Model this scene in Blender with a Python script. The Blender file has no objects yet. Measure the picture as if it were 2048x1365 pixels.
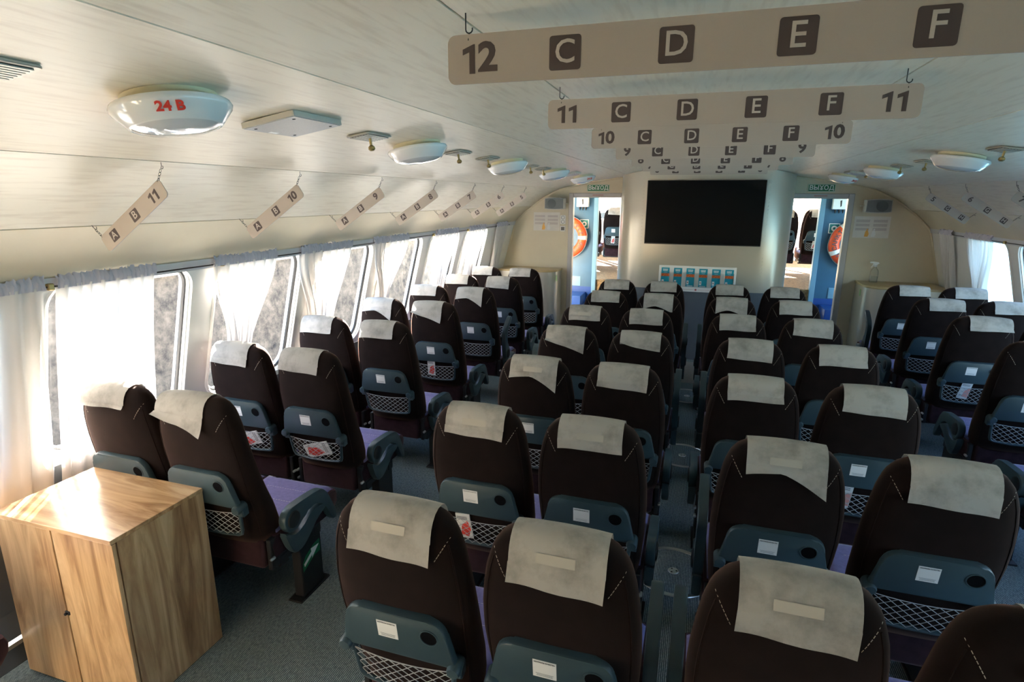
import bpy, bmesh, math, random
from math import sin, cos, pi, radians, sqrt, atan2
from mathutils import Vector, Matrix
from mathutils.bvhtree import BVHTree

random.seed(7)
SC = bpy.context.scene
COL = SC.collection

# ------------------------------------------------------------------ camera
cam = bpy.data.cameras.new('camera')
cam.sensor_fit = 'HORIZONTAL'
cam.sensor_width = 36.0
cam.lens = 1147.4 / 2048 * 36.0
cam.clip_start = 0.02
camo = bpy.data.objects.new('camera', cam)
COL.objects.link(camo)


def cam_axes(y, p, r):
    y, p, r = radians(y), radians(p), radians(r)
    fw = Vector((-sin(y) * cos(p), cos(y) * cos(p), -sin(p)))
    rt = Vector((cos(y), sin(y), 0))
    up = rt.cross(fw)
    return cos(r) * rt + sin(r) * up, cos(r) * up - sin(r) * rt, fw


rt, up, fw = cam_axes(17.769, 14.066, 0.283)
M = Matrix.Identity(4)
for i in range(3):
    M[i][0], M[i][1], M[i][2] = rt[i], up[i], -fw[i]
M.translation = Vector((-0.025, 0, 2.006))
camo.matrix_world = M
SC.camera = camo

# ------------------------------------------------------------------ world, sun, exposure
SC.view_settings.view_transform = 'Standard'
SC.view_settings.look = 'None'
SC.view_settings.gamma = 1.0
SC.view_settings.use_curve_mapping = False
SC.view_settings.exposure = 1.03
SUN_DIR = Vector((0.44, -0.76, -0.44)).normalized()     # the way the sunlight travels: from the front left, over the quay
w = bpy.data.worlds.new('sky')
SC.world = w
w.use_nodes = True
nt = w.node_tree
nt.nodes.clear()
sky = nt.nodes.new('ShaderNodeTexSky')
sky.sky_type = 'NISHITA'
sky.sun_disc = False
sky.sun_elevation = math.asin(-SUN_DIR.z)
sky.sun_rotation = atan2(-SUN_DIR.x, -SUN_DIR.y)
sky.air_density = 1.15
sky.ozone_density = 3.5
sky.dust_density = 0.6
bg = nt.nodes.new('ShaderNodeBackground')
bg.inputs['Strength'].default_value = 0.85
out = nt.nodes.new('ShaderNodeOutputWorld')
nt.links.new(sky.outputs[0], bg.inputs[0])
nt.links.new(bg.outputs[0], out.inputs[0])
sun = bpy.data.lights.new('sun', 'SUN')
sun.energy = 135.0
sun.angle = radians(0.6)
sun.color = (1.0, 0.93, 0.82)
suno = bpy.data.objects.new('sun', sun)
suno.rotation_euler = (-SUN_DIR).to_track_quat('Z', 'Y').to_euler()
suno.location = (-8, 8, 9)
COL.objects.link(suno)
try:
    SC.cycles.max_bounces = 10
    SC.cycles.diffuse_bounces = 6
    SC.cycles.transparent_max_bounces = 24
    SC.cycles.sample_clamp_indirect = 8.0
    SC.cycles.caustics_reflective = True
    SC.cycles.blur_glossy = 1.0
    SC.cycles.caustics_refractive = False
except Exception:
    pass

# ------------------------------------------------------------------ materials
MATS = {}


def new_mat(name):
    m = bpy.data.materials.new(name)
    m.use_nodes = True
    b = m.node_tree.nodes['Principled BSDF']
    MATS[name] = m
    return m, m.node_tree, b


def N(nt, t, **kw):
    n = nt.nodes.new(t)
    for k, v in kw.items():
        setattr(n, k, v)
    return n


def coords(nt, scale=(1, 1, 1), kind='Object'):
    tc = N(nt, 'ShaderNodeTexCoord')
    mp = N(nt, 'ShaderNodeMapping')
    mp.inputs['Scale'].default_value = scale
    nt.links.new(tc.outputs[kind], mp.inputs[0])
    return mp.outputs[0]


def simple(name, col, rough=0.6, metal=0.0, var=0.0, vscale=(20, 20, 20), bump=0.0, spec=0.5, sheen=0.0, sheen_tint=(1, 1, 1), coat=0.0, detail=4.0):
    m, nt, b = new_mat(name)
    b.inputs['Base Color'].default_value = (*col, 1)
    b.inputs['Roughness'].default_value = rough
    b.inputs['Metallic'].default_value = metal
    b.inputs['Specular IOR Level'].default_value = spec
    if sheen:
        b.inputs['Sheen Weight'].default_value = sheen
        b.inputs['Sheen Tint'].default_value = (*sheen_tint, 1)
        b.inputs['Sheen Roughness'].default_value = 0.45
    if coat:
        b.inputs['Coat Weight'].default_value = coat
        b.inputs['Coat Roughness'].default_value = 0.1
    if var or bump:
        v = coords(nt, vscale)
        n = N(nt, 'ShaderNodeTexNoise')
        n.inputs['Scale'].default_value = 1.0
        n.inputs['Detail'].default_value = detail
        nt.links.new(v, n.inputs['Vector'])
        if var:
            r = N(nt, 'ShaderNodeValToRGB')
            r.color_ramp.elements[0].position = 0.3
            r.color_ramp.elements[1].position = 0.7
            r.color_ramp.elements[0].color = (*[c * (1 - var) for c in col], 1)
            r.color_ramp.elements[1].color = (*[min(1, c * (1 + var)) for c in col], 1)
            nt.links.new(n.outputs['Fac'], r.inputs[0])
            nt.links.new(r.outputs[0], b.inputs['Base Color'])
        if bump:
            bp = N(nt, 'ShaderNodeBump')
            bp.inputs['Strength'].default_value = bump
            bp.inputs['Distance'].default_value = 0.002
            nt.links.new(n.outputs['Fac'], bp.inputs['Height'])
            nt.links.new(bp.outputs[0], b.inputs['Normal'])
    return m


FAB = simple('seat_fabric', (0.0070, 0.0037, 0.0034), 0.95, var=0.35, vscale=(14, 14, 14), bump=0.15, spec=0.15, sheen=0.19, sheen_tint=(0.75, 0.42, 0.33))
PAD = simple('burgundy_fabric', (0.028, 0.012, 0.016), 0.95, var=0.25, vscale=(30, 30, 30), spec=0.15, sheen=0.3, sheen_tint=(0.8, 0.5, 0.5))
CUSH = simple('lilac_fabric', (0.17, 0.15, 0.33), 0.9, var=0.12, vscale=(60, 60, 60), spec=0.2, sheen=0.3)
STITCH = simple('stitch_thread', (0.50, 0.43, 0.34), 0.7)
TEAL = simple('grey_teal_plastic', (0.034, 0.062, 0.075), 0.42, var=0.08, vscale=(9, 9, 9), bump=0.03)
TEALD = simple('dark_plastic', (0.012, 0.014, 0.016), 0.38)
STEEL = simple('black_steel', (0.008, 0.008, 0.010), 0.5)
CHROME = simple('bright_metal', (0.75, 0.75, 0.74), 0.28, metal=1.0)
BRASS = simple('dull_brass', (0.45, 0.33, 0.14), 0.4, metal=0.8)
NET = simple('net_cord', (0.40, 0.41, 0.42), 0.7)
PAPER = simple('white_paper', (0.80, 0.80, 0.79), 0.7)
INK = simple('print_ink', (0.06, 0.06, 0.07), 0.7)
REDINK = simple('red_print', (0.75, 0.05, 0.03), 0.6)
PINKINK = simple('pink_print', (0.85, 0.40, 0.36), 0.6)
SIGN = simple('sign_board', (0.47, 0.41, 0.355), 0.45, spec=0.4)
TAUPE = simple('taupe_print', (0.085, 0.062, 0.058), 0.5)
SIGNLT = simple('sign_letter', (0.56, 0.50, 0.45), 0.45)
GREEN = simple('green_print', (0.0, 0.16, 0.055), 0.4)
WHITE = simple('white_paint', (0.82, 0.82, 0.81), 0.35)
CREAMW = simple('cream_plastic', (0.72, 0.66, 0.45), 0.4)
LAMPW = simple('lamp_body', (0.78, 0.79, 0.78), 0.18, coat=0.5)
GRILLE = simple('grille_grey', (0.42, 0.42, 0.42), 0.45, var=0.2, vscale=(900, 900, 900))
VENT = simple('vent_metal', (0.48, 0.45, 0.38), 0.4, metal=0.3)
RECESS_SHADE = simple('painted_recess_shade', (0.004, 0.004, 0.005), 0.9, spec=0.05)
DARK = simple('dark_gap', (0.02, 0.018, 0.015), 0.9)
CREAM = simple('cream_wall', (0.66, 0.58, 0.43), 0.5, var=0.04, vscale=(3, 3, 3))
COLM = simple('satin_column', (0.58, 0.53, 0.44), 0.30, metal=0.35)
GREYLOW = simple('blue_grey_wall', (0.11, 0.135, 0.16), 0.5, var=0.08, vscale=(4, 4, 4))
WALLLOW = simple('grey_side_wall', (0.075, 0.08, 0.085), 0.55, var=0.15, vscale=(5, 5, 5))
WALLW = simple('white_window_panel', (0.80, 0.79, 0.76), 0.4)
RUBBER = simple('rubber_seal', (0.015, 0.015, 0.017), 0.5)
FRAME = simple('door_frame_grey', (0.50, 0.47, 0.46), 0.4)
BLUE = simple('blue_wall_paint', (0.018, 0.095, 0.18), 0.4, var=0.15, vscale=(3, 3, 3))
BLUEL = simple('light_blue_jamb', (0.13, 0.28, 0.40), 0.4)
BLUEF = simple('blue_floor_paint', (0.004, 0.052, 0.24), 0.45)
ORANGE = simple('lifebuoy_orange', (0.85, 0.09, 0.02), 0.45)
BROCH = simple('brochure_teal', (0.0, 0.27, 0.38), 0.45)
BROCHO = simple('brochure_orange', (0.70, 0.13, 0.03), 0.5, var=0.6, vscale=(60, 60, 160))
TVBEZ = simple('tv_bezel', (0.01, 0.01, 0.011), 0.3)
TVSCR = simple('tv_screen', (0.004, 0.004, 0.005), 0.10, spec=0.22)
ACRYL = simple('white_acrylic', (0.85, 0.84, 0.82), 0.25)
TOPWOOD = simple('console_top', (0.50, 0.36, 0.17), 0.3, var=0.12, vscale=(3, 14, 3))
SPKG = simple('speaker_grille', (0.18, 0.19, 0.19), 0.6)
SPKD = simple('speaker_cone', (0.10, 0.115, 0.12), 0.6)
POSTER = simple('poster_paper', (0.74, 0.70, 0.64), 0.5, var=0.08, vscale=(4, 4, 9))
YELINK = simple('orange_figure', (0.80, 0.42, 0.08), 0.6)
PALEINK = simple('pale_text_block', (0.58, 0.52, 0.49), 0.6)
BROWNC = simple('brown_carpet', (0.23, 0.15, 0.075), 0.9, var=0.5, vscale=(40, 40, 40))


def cover_mat():
    m, nt, b = new_mat('nonwoven_cover')
    nt.nodes.remove(b)
    v = coords(nt, (9, 9, 9))
    n = N(nt, 'ShaderNodeTexNoise')
    n.inputs['Scale'].default_value = 1.0
    n.inputs['Detail'].default_value = 8.0
    n.inputs['Roughness'].default_value = 0.65
    oi = N(nt, 'ShaderNodeObjectInfo')
    ad = N(nt, 'ShaderNodeVectorMath', operation='ADD')
    sc = N(nt, 'ShaderNodeVectorMath', operation='SCALE')
    sc.inputs['Scale'].default_value = 37.0
    cx = N(nt, 'ShaderNodeCombineXYZ')
    nt.links.new(oi.outputs['Random'], cx.inputs[0])
    nt.links.new(cx.outputs[0], sc.inputs[0])
    nt.links.new(v, ad.inputs[0])
    nt.links.new(sc.outputs[0], ad.inputs[1])
    nt.links.new(ad.outputs[0], n.inputs['Vector'])
    r = N(nt, 'ShaderNodeValToRGB')
    r.color_ramp.elements[0].position = 0.32
    r.color_ramp.elements[0].color = (0.34, 0.32, 0.29, 1)
    r.color_ramp.elements[1].position = 0.55
    r.color_ramp.elements[1].color = (0.54, 0.515, 0.48, 1)
    nt.links.new(n.outputs['Fac'], r.inputs[0])
    d = N(nt, 'ShaderNodeBsdfDiffuse')
    t = N(nt, 'ShaderNodeBsdfTranslucent')
    mx = N(nt, 'ShaderNodeMixShader')
    mx.inputs[0].default_value = 0.22
    nt.links.new(r.outputs[0], d.inputs[0])
    nt.links.new(r.outputs[0], t.inputs[0])
    nt.links.new(d.outputs[0], mx.inputs[1])
    nt.links.new(t.outputs[0], mx.inputs[2])
    nt.links.new(mx.outputs[0], nt.nodes['Material Output'].inputs[0])
    return m


COVER = cover_mat()


def sheer_mat():
    m, nt, b = new_mat('sheer_curtain')
    nt.nodes.remove(b)
    d = N(nt, 'ShaderNodeBsdfDiffuse')
    d.inputs[0].default_value = (0.80, 0.77, 0.75, 1)
    t = N(nt, 'ShaderNodeBsdfTranslucent')
    t.inputs[0].default_value = (0.78, 0.75, 0.73, 1)
    x = N(nt, 'ShaderNodeBsdfTransparent')
    m1 = N(nt, 'ShaderNodeMixShader')
    m1.inputs[0].default_value = 0.20
    m2 = N(nt, 'ShaderNodeMixShader')
    m2.inputs[0].default_value = 0.06
    nt.links.new(d.outputs[0], m1.inputs[1])
    nt.links.new(t.outputs[0], m1.inputs[2])
    nt.links.new(m1.outputs[0], m2.inputs[1])
    nt.links.new(x.outputs[0], m2.inputs[2])
    nt.links.new(m2.outputs[0], nt.nodes['Material Output'].inputs[0])
    return m


SHEER = sheer_mat()
RUFF = simple('curtain_header', (0.60, 0.57, 0.64), 0.8)


def glass_mat(name, tint=(0.97, 0.98, 0.98), gl=0.05, dirt=0.0):
    m, nt, b = new_mat(name)
    nt.nodes.remove(b)
    x = N(nt, 'ShaderNodeBsdfTransparent')
    x.inputs[0].default_value = (*tint, 1)
    g = N(nt, 'ShaderNodeBsdfGlossy')
    g.inputs['Roughness'].default_value = 0.03
    lw = N(nt, 'ShaderNodeLayerWeight')
    lw.inputs[0].default_value = 0.25
    mt = N(nt, 'ShaderNodeMath', operation='MULTIPLY')
    mt.inputs[1].default_value = 0.5
    nt.links.new(lw.outputs['Fresnel'], mt.inputs[0])
    mx = N(nt, 'ShaderNodeMixShader')
    nt.links.new(mt.outputs[0], mx.inputs[0])
    nt.links.new(x.outputs[0], mx.inputs[1])
    nt.links.new(g.outputs[0], mx.inputs[2])
    nt.links.new(mx.outputs[0], nt.nodes['Material Output'].inputs[0])
    return m


GLASS = glass_mat('window_glass')
CLEAR = glass_mat('clear_plastic', (0.93, 0.94, 0.94))


def ceiling_mat():
    m, nt, b = new_mat('cream_laminate')
    b.inputs['Roughness'].default_value = 0.38
    v = coords(nt, (55, 6, 55))
    n = N(nt, 'ShaderNodeTexNoise')
    n.inputs['Scale'].default_value = 1.0
    n.inputs['Detail'].default_value = 5.0
    nt.links.new(v, n.inputs['Vector'])
    r = N(nt, 'ShaderNodeValToRGB')
    r.color_ramp.elements[0].position = 0.30
    r.color_ramp.elements[0].color = (0.64, 0.56, 0.44, 1)
    r.color_ramp.elements[1].position = 0.52
    r.color_ramp.elements[1].color = (0.74, 0.67, 0.545, 1)
    nt.links.new(n.outputs['Fac'], r.inputs[0])
    nt.links.new(r.outputs[0], b.inputs['Base Color'])
    return m


LAMIN = ceiling_mat()


def carpet_mat():
    m, nt, b = new_mat('ribbed_carpet')
    b.inputs['Roughness'].default_value = 0.95
    b.inputs['Specular IOR Level'].default_value = 0.1
    v = coords(nt, (1, 1, 1))
    wv = N(nt, 'ShaderNodeTexWave', wave_type='BANDS', bands_direction='X')
    wv.inputs['Scale'].default_value = 38.0
    wv.inputs['Distortion'].default_value = 1.2
    wv.inputs['Detail'].default_value = 2.0
    wv.inputs['Detail Scale'].default_value = 3.0
    nt.links.new(v, wv.inputs['Vector'])
    v2 = coords(nt, (110, 60, 60))
    n = N(nt, 'ShaderNodeTexNoise')
    n.inputs['Scale'].default_value = 1.0
    n.inputs['Detail'].default_value = 3.0
    nt.links.new(v2, n.inputs['Vector'])
    ml = N(nt, 'ShaderNodeMath', operation='MULTIPLY')
    nt.links.new(wv.outputs['Fac'], ml.inputs[0])
    nt.links.new(n.outputs['Fac'], ml.inputs[1])
    r = N(nt, 'ShaderNodeValToRGB')
    r.color_ramp.elements[0].position = 0.05
    r.color_ramp.elements[0].color = (0.045, 0.078, 0.095, 1)
    r.color_ramp.elements[1].position = 0.55
    r.color_ramp.elements[1].color = (0.37, 0.45, 0.475, 1)
    nt.links.new(ml.outputs[0], r.inputs[0])
    nt.links.new(r.outputs[0], b.inputs['Base Color'])
    bp = N(nt, 'ShaderNodeBump')
    bp.inputs['Strength'].default_value = 0.5
    bp.inputs['Distance'].default_value = 0.003
    nt.links.new(ml.outputs[0], bp.inputs['Height'])
    nt.links.new(bp.outputs[0], b.inputs['Normal'])
    return m


CARPET = carpet_mat()
MATLT = simple('pale_floor_plate', (0.26, 0.26, 0.25), 0.6, var=0.1, vscale=(30, 30, 30))


def oak_mat(name, scale, rough=0.3):
    m, nt, b = new_mat(name)
    b.inputs['Roughness'].default_value = rough
    b.inputs['Coat Weight'].default_value = 0.25
    b.inputs['Coat Roughness'].default_value = 0.15
    v = coords(nt, scale)
    n0 = N(nt, 'ShaderNodeTexNoise')
    n0.inputs['Scale'].default_value = 1.0
    n0.inputs['Detail'].default_value = 7.0
    n0.inputs['Roughness'].default_value = 0.6
    n0.inputs['Distortion'].default_value = 1.6
    nt.links.new(v, n0.inputs['Vector'])
    r = N(nt, 'ShaderNodeValToRGB')
    cr = r.color_ramp
    cr.elements[0].position = 0.25
    cr.elements[0].color = (0.24, 0.120, 0.056, 1)
    cr.elements[1].position = 0.72
    cr.elements[1].color = (0.80, 0.57, 0.34, 1)
    e = cr.elements.new(0.42)
    e.color = (0.46, 0.27, 0.135, 1)
    e = cr.elements.new(0.55)
    e.color = (0.63, 0.41, 0.22, 1)
    nt.links.new(n0.outputs['Fac'], r.inputs[0])
    nt.links.new(r.outputs[0], b.inputs['Base Color'])
    return m


OAKV = oak_mat('oak_board_upright', (13, 13, 1.3))
OAKT = oak_mat('oak_board_top', (1.5, 11, 9), 0.22)


def stone_mat():
    m, nt, b = new_mat('quay_stone')
    b.inputs['Roughness'].default_value = 0.9
    v = coords(nt, (6, 6, 6))
    n = N(nt, 'ShaderNodeTexNoise')
    n.inputs['Scale'].default_value = 1.0
    n.inputs['Detail'].default_value = 12.0
    n.inputs['Roughness'].default_value = 0.75
    nt.links.new(v, n.inputs['Vector'])
    r = N(nt, 'ShaderNodeValToRGB')
    r.color_ramp.elements[0].position = 0.35
    r.color_ramp.elements[0].color = (0.006, 0.006, 0.007, 1)
    r.color_ramp.elements[1].position = 0.70
    r.color_ramp.elements[1].color = (0.15, 0.125, 0.10, 1)
    nt.links.new(n.outputs['Fac'], r.inputs[0])
    nt.links.new(r.outputs[0], b.inputs['Base Color'])
    return m


STONE = stone_mat()
PAVE = simple('quay_paving', (0.55, 0.52, 0.47), 0.85, var=0.15, vscale=(2, 2, 2))
WATER = simple('water_surface', (0.075, 0.195, 0.26), 0.3, bump=0.6, vscale=(1.5, 1.5, 1.5))

# ------------------------------------------------------------------ mesh helpers


def link(o):
    COL.objects.link(o)
    return o


def mesh_from(name, bm, mat, smooth=True, angle=40):
    me = bpy.data.meshes.new(name)
    bmesh.ops.recalc_face_normals(bm, faces=bm.faces)
    bm.to_mesh(me)
    bm.free()
    if mat:
        me.materials.append(mat)
    if smooth:
        for p in me.polygons:
            p.use_smooth = True
        try:
            me.set_sharp_from_angle(angle=radians(angle))
        except Exception:
            pass
    return me


def obj(name, me, parent=None, loc=None, rot=None):
    o = bpy.data.objects.new(name, me)
    if parent:
        o.parent = parent
    if loc:
        o.location = loc
    if rot:
        o.rotation_euler = rot
    return link(o)


def build(name, bm, mat, parent=None, loc=None, rot=None, smooth=True, angle=40):
    return obj(name, mesh_from(name, bm, mat, smooth, angle), parent, loc, rot)


def empty(name, loc=(0, 0, 0), rot=None):
    o = bpy.data.objects.new(name, None)
    o.empty_display_size = 0.1
    o.location = loc
    if rot:
        o.rotation_euler = rot
    return link(o)


def tag(o, label=None, cat=None, group=None, kind=None):
    if label:
        o['label'] = label
    if cat:
        o['category'] = cat
    if group:
        o['group'] = group
    if kind:
        o['kind'] = kind
    return o


def struct(o):
    o['kind'] = 'structure'
    return o


def B():
    return bmesh.new()


def box(bm, x0, x1, y0, y1, z0, z1, bev=0.0, seg=1):
    vs = [bm.verts.new((x, y, z)) for x in (x0, x1) for y in (y0, y1) for z in (z0, z1)]
    f = []
    for a in ((0, 1, 3, 2), (4, 6, 7, 5), (0, 4, 5, 1), (2, 3, 7, 6), (0, 2, 6, 4), (1, 5, 7, 3)):
        f.append(bm.faces.new([vs[i] for i in a]))
    if bev:
        es = list({e for x in f for e in x.edges})
        bmesh.ops.bevel(bm, geom=es, offset=bev, segments=seg, profile=0.5, affect='EDGES', clamp_overlap=True)
    return vs


def prism(bm, pts, d, axis='y', bev=0.0, seg=1):
    """extrude a closed 2-D outline; axis names the extrusion direction; d=(d0,d1)"""
    def P(a, b, t):
        return {'x': (t, a, b), 'y': (a, t, b), 'z': (a, b, t)}[axis]
    A = [bm.verts.new(P(a, b, d[0])) for a, b in pts]
    C = [bm.verts.new(P(a, b, d[1])) for a, b in pts]
    n = len(pts)
    caps = [bm.faces.new(A), bm.faces.new(C[::-1])]
    for i in range(n):
        bm.faces.new((A[i], A[(i + 1) % n], C[(i + 1) % n], C[i]))
    if bev:
        es = list({e for x in caps for e in x.edges})
        bmesh.ops.bevel(bm, geom=es, offset=bev, segments=seg, profile=0.5, affect='EDGES', clamp_overlap=True)


def rrect(w, h, r, seg=4, cx=0, cy=0):
    p = []
    for qx, qy, a in ((1, 1, 0), (-1, 1, 90), (-1, -1, 180), (1, -1, 270)):
        for i in range(seg + 1):
            t = radians(a + 90 * i / seg)
            p.append((cx + qx * (w / 2 - r) + r * cos(t), cy + qy * (h / 2 - r) + r * sin(t)))
    return p


def tube(bm, pts, r, seg=6, closed=False):
    pts = [Vector(p) for p in pts]
    n = len(pts)
    rings = []
    prev = None
    for i, p in enumerate(pts):
        if closed:
            t = pts[(i + 1) % n] - pts[i - 1]
        else:
            t = pts[min(i + 1, n - 1)] - pts[max(i - 1, 0)]
        t.normalize()
        if prev is None:
            u = t.cross(Vector((0, 0, 1)))
            if u.length < 0.1:
                u = t.cross(Vector((1, 0, 0)))
        else:
            u = prev - t * prev.dot(t)
        u.normalize()
        prev = u
        v = t.cross(u)
        rr = r[i] if isinstance(r, (list, tuple)) else r
        rings.append([bm.verts.new(p + (u * cos(2 * pi * k / seg) + v * sin(2 * pi * k / seg)) * rr) for k in range(seg)])
    m = n if closed else n - 1
    for i in range(m):
        a, b = rings[i], rings[(i + 1) % n]
        for k in range(seg):
            bm.faces.new((a[k], a[(k + 1) % seg], b[(k + 1) % seg], b[k]))
    if not closed:
        bm.faces.new(rings[0][::-1])
        bm.faces.new(rings[-1])


def lathe(bm, prof, seg=24, mat=None, axis='z', caps=True):
    """prof: list of (radius, height)"""
    def P(r, h, a):
        if axis == 'z':
            v = Vector((r * cos(a), r * sin(a), h))
        elif axis == 'y':
            v = Vector((r * cos(a), h, r * sin(a)))
        else:
            v = Vector((h, r * cos(a), r * sin(a)))
        return mat @ v if mat else v
    rings = []
    for r, h in prof:
        if r < 1e-6:
            rings.append([bm.verts.new(P(0, h, 0))])
        else:
            rings.append([bm.verts.new(P(r, h, 2 * pi * k / seg)) for k in range(seg)])
    for a, b in zip(rings, rings[1:]):
        for k in range(seg):
            k2 = (k + 1) % seg
            if len(a) == 1 and len(b) == 1:
                continue
            if len(a) == 1:
                bm.faces.new((a[0], b[k2], b[k]))
            elif len(b) == 1:
                bm.faces.new((a[k], a[k2], b[0]))
            else:
                bm.faces.new((a[k], a[k2], b[k2], b[k]))
    if caps:
        for rg in (rings[0], rings[-1]):
            if len(rg) > 2:
                bm.faces.new(rg)


TXT = {}


def text_mesh(s, size, mat, bold=0.0, depth=0.0006, align='CENTER', xs=1.0, sp=1.0):
    k = (s, size, mat.name, bold, depth, align, xs)
    if k in TXT:
        return TXT[k]
    cu = bpy.data.curves.new('lettering', 'FONT')
    cu.body = s
    cu.size = size
    cu.align_x = align
    cu.align_y = 'CENTER'
    cu.offset = bold
    cu.extrude = depth
    cu.space_character = sp
    cu.resolution_u = 3
    o = bpy.data.objects.new('lettering', cu)
    COL.objects.link(o)
    dg = bpy.context.evaluated_depsgraph_get()
    dg.update()
    me = bpy.data.meshes.new_from_object(o.evaluated_get(dg))
    me.name = 'lettering'
    bpy.data.objects.remove(o)
    if xs != 1.0:
        for v in me.vertices:
            v.co.x *= xs
    me.materials.clear()
    me.materials.append(mat)
    TXT[k] = me
    return me


FACE_Y = (pi / 2, 0, 0)      # lay flat lettering upright, facing -y (towards the rear of the cabin)

# ------------------------------------------------------------------ the cabin shell
PROF = [(0.0, 2.38), (0.52, 2.36), (0.96, 2.296), (1.95, 2.13), (2.37, 1.885), (2.62, 1.65), (2.86, 0.75), (2.83, 0.42), (2.74, 0.12), (2.72, 0.0)]
Y0, YW = -0.9, 8.2      # rear wall, front wall
FWD_END = 14.2


def hull_x(z):
    for (xa, za), (xb, zb) in zip(PROF[3:], PROF[4:]):
        if zb <= z <= za:
            return xa + (xb - xa) * (za - z) / (za - zb)
    return 2.72


# floor
bm = B()
box(bm, -2.9, 2.9, Y0, YW + 0.04, -0.06, 0.0)
floor = struct(build('floor', bm, CARPET, smooth=False))
bm = B()
box(bm, -0.30, 0.30, 6.42, 7.30, 0.0, 0.006, bev=0.002)
build('floor_plate', bm, MATLT, floor)

# ceiling: separate laminate panels with open joints over a dark backing
ceil = struct(empty('ceiling'))


def arc_pts(i, n=5):
    """points of panel i of the profile, bulging slightly outward"""
    (xa, za), (xb, zb) = PROF[i], PROF[i + 1]
    d = Vector((xb - xa, 0, zb - za))
    nn = Vector((-d.z, 0, d.x)).normalized()
    b = BULGE[i]
    return [(xa + d.x * t + nn.x * b * 4 * t * (1 - t), za + d.z * t + nn.z * b * 4 * t * (1 - t)) for t in [k / n for k in range(n + 1)]]


BULGE = {0: 0.0, 1: 0.004, 2: 0.018, 3: 0.022, 4: 0.015}
CURVE = [p for i in range(5) for p in (arc_pts(i) if i == 4 else arc_pts(i)[:-1])]


def strip(bm, s, i, ya, yb, t=0.012, gap=0.003):
    p = arc_pts(i)
    for k, q in ((0, 1), (-1, -2)):
        v = Vector((p[q][0] - p[k][0], p[q][1] - p[k][1])).normalized() * gap
        p[k] = (p[k][0] + v.x, p[k][1] + v.y)
    up_ = []
    for k, (x, z) in enumerate(p):
        a, b = p[max(0, k - 1)], p[min(len(p) - 1, k + 1)]
        n = Vector((-(b[1] - a[1]), b[0] - a[0])).normalized() * t
        up_.append((x + n.x, z + n.y))
    prism(bm, [(s * x, z) for x, z in p] + [(s * x, z) for x, z in up_[::-1]], (ya, yb), 'y')


bm = B()
m0 = []
pts = [(-0.52, 2.36), (-0.26, 2.375), (0.0, 2.38), (0.26, 2.375), (0.52, 2.36)]
pts = [(-0.517, 2.36)] + pts[1:-1] + [(0.517, 2.36)]
prism(bm, pts + [(x, z + 0.012) for x, z in pts[::-1]], (Y0, YW), 'y')
build('ceiling_panel', bm, LAMIN, ceil, smooth=False)
for s in (-1, 1):
    for i in (1, 2, 3, 4):
        bm = B()
        strip(bm, s, i, Y0, YW)
        build('ceiling_panel', bm, LAMIN if i < 4 else CREAM, ceil, angle=30)
bm = B()
outer = [(-x, z + 0.03) for x, z in CURVE[:0:-1]] + [(x, z + 0.03) for x, z in CURVE]
prism(bm, outer + [(x * 1.02, z + 0.05) for x, z in outer[::-1]], (Y0, YW), 'y')
build('ceiling_backing', bm, DARK, ceil, smooth=False)
# the cool grey trim above the windows
for s in (-1, 1):
    bm = B()
    prism(bm, [(s * 2.600, 1.668), (s * 2.625, 1.655), (s * 2.628, 1.615), (s * 2.612, 1.615)], (Y0, YW), 'y')
    struct(build('trim_1' if s < 0 else 'trim_2', bm, simple('trim_grey_%d' % s, (0.62, 0.62, 0.64), 0.4), smooth=False))

# side walls: the window band, one cell per window, and the panel below
PD = Vector((0.24, 0, -0.90)).normalized()      # down the (right-hand) window band
SLEN = 0.9314
PITCH = 0.93


def band(s, y, d, off=0.0):
    n = Vector((0.90, 0, 0.24)).normalized()
    v = Vector((2.62, 0, 1.65)) + PD * d + n * off
    return Vector((s * v.x, y, v.z))


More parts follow.
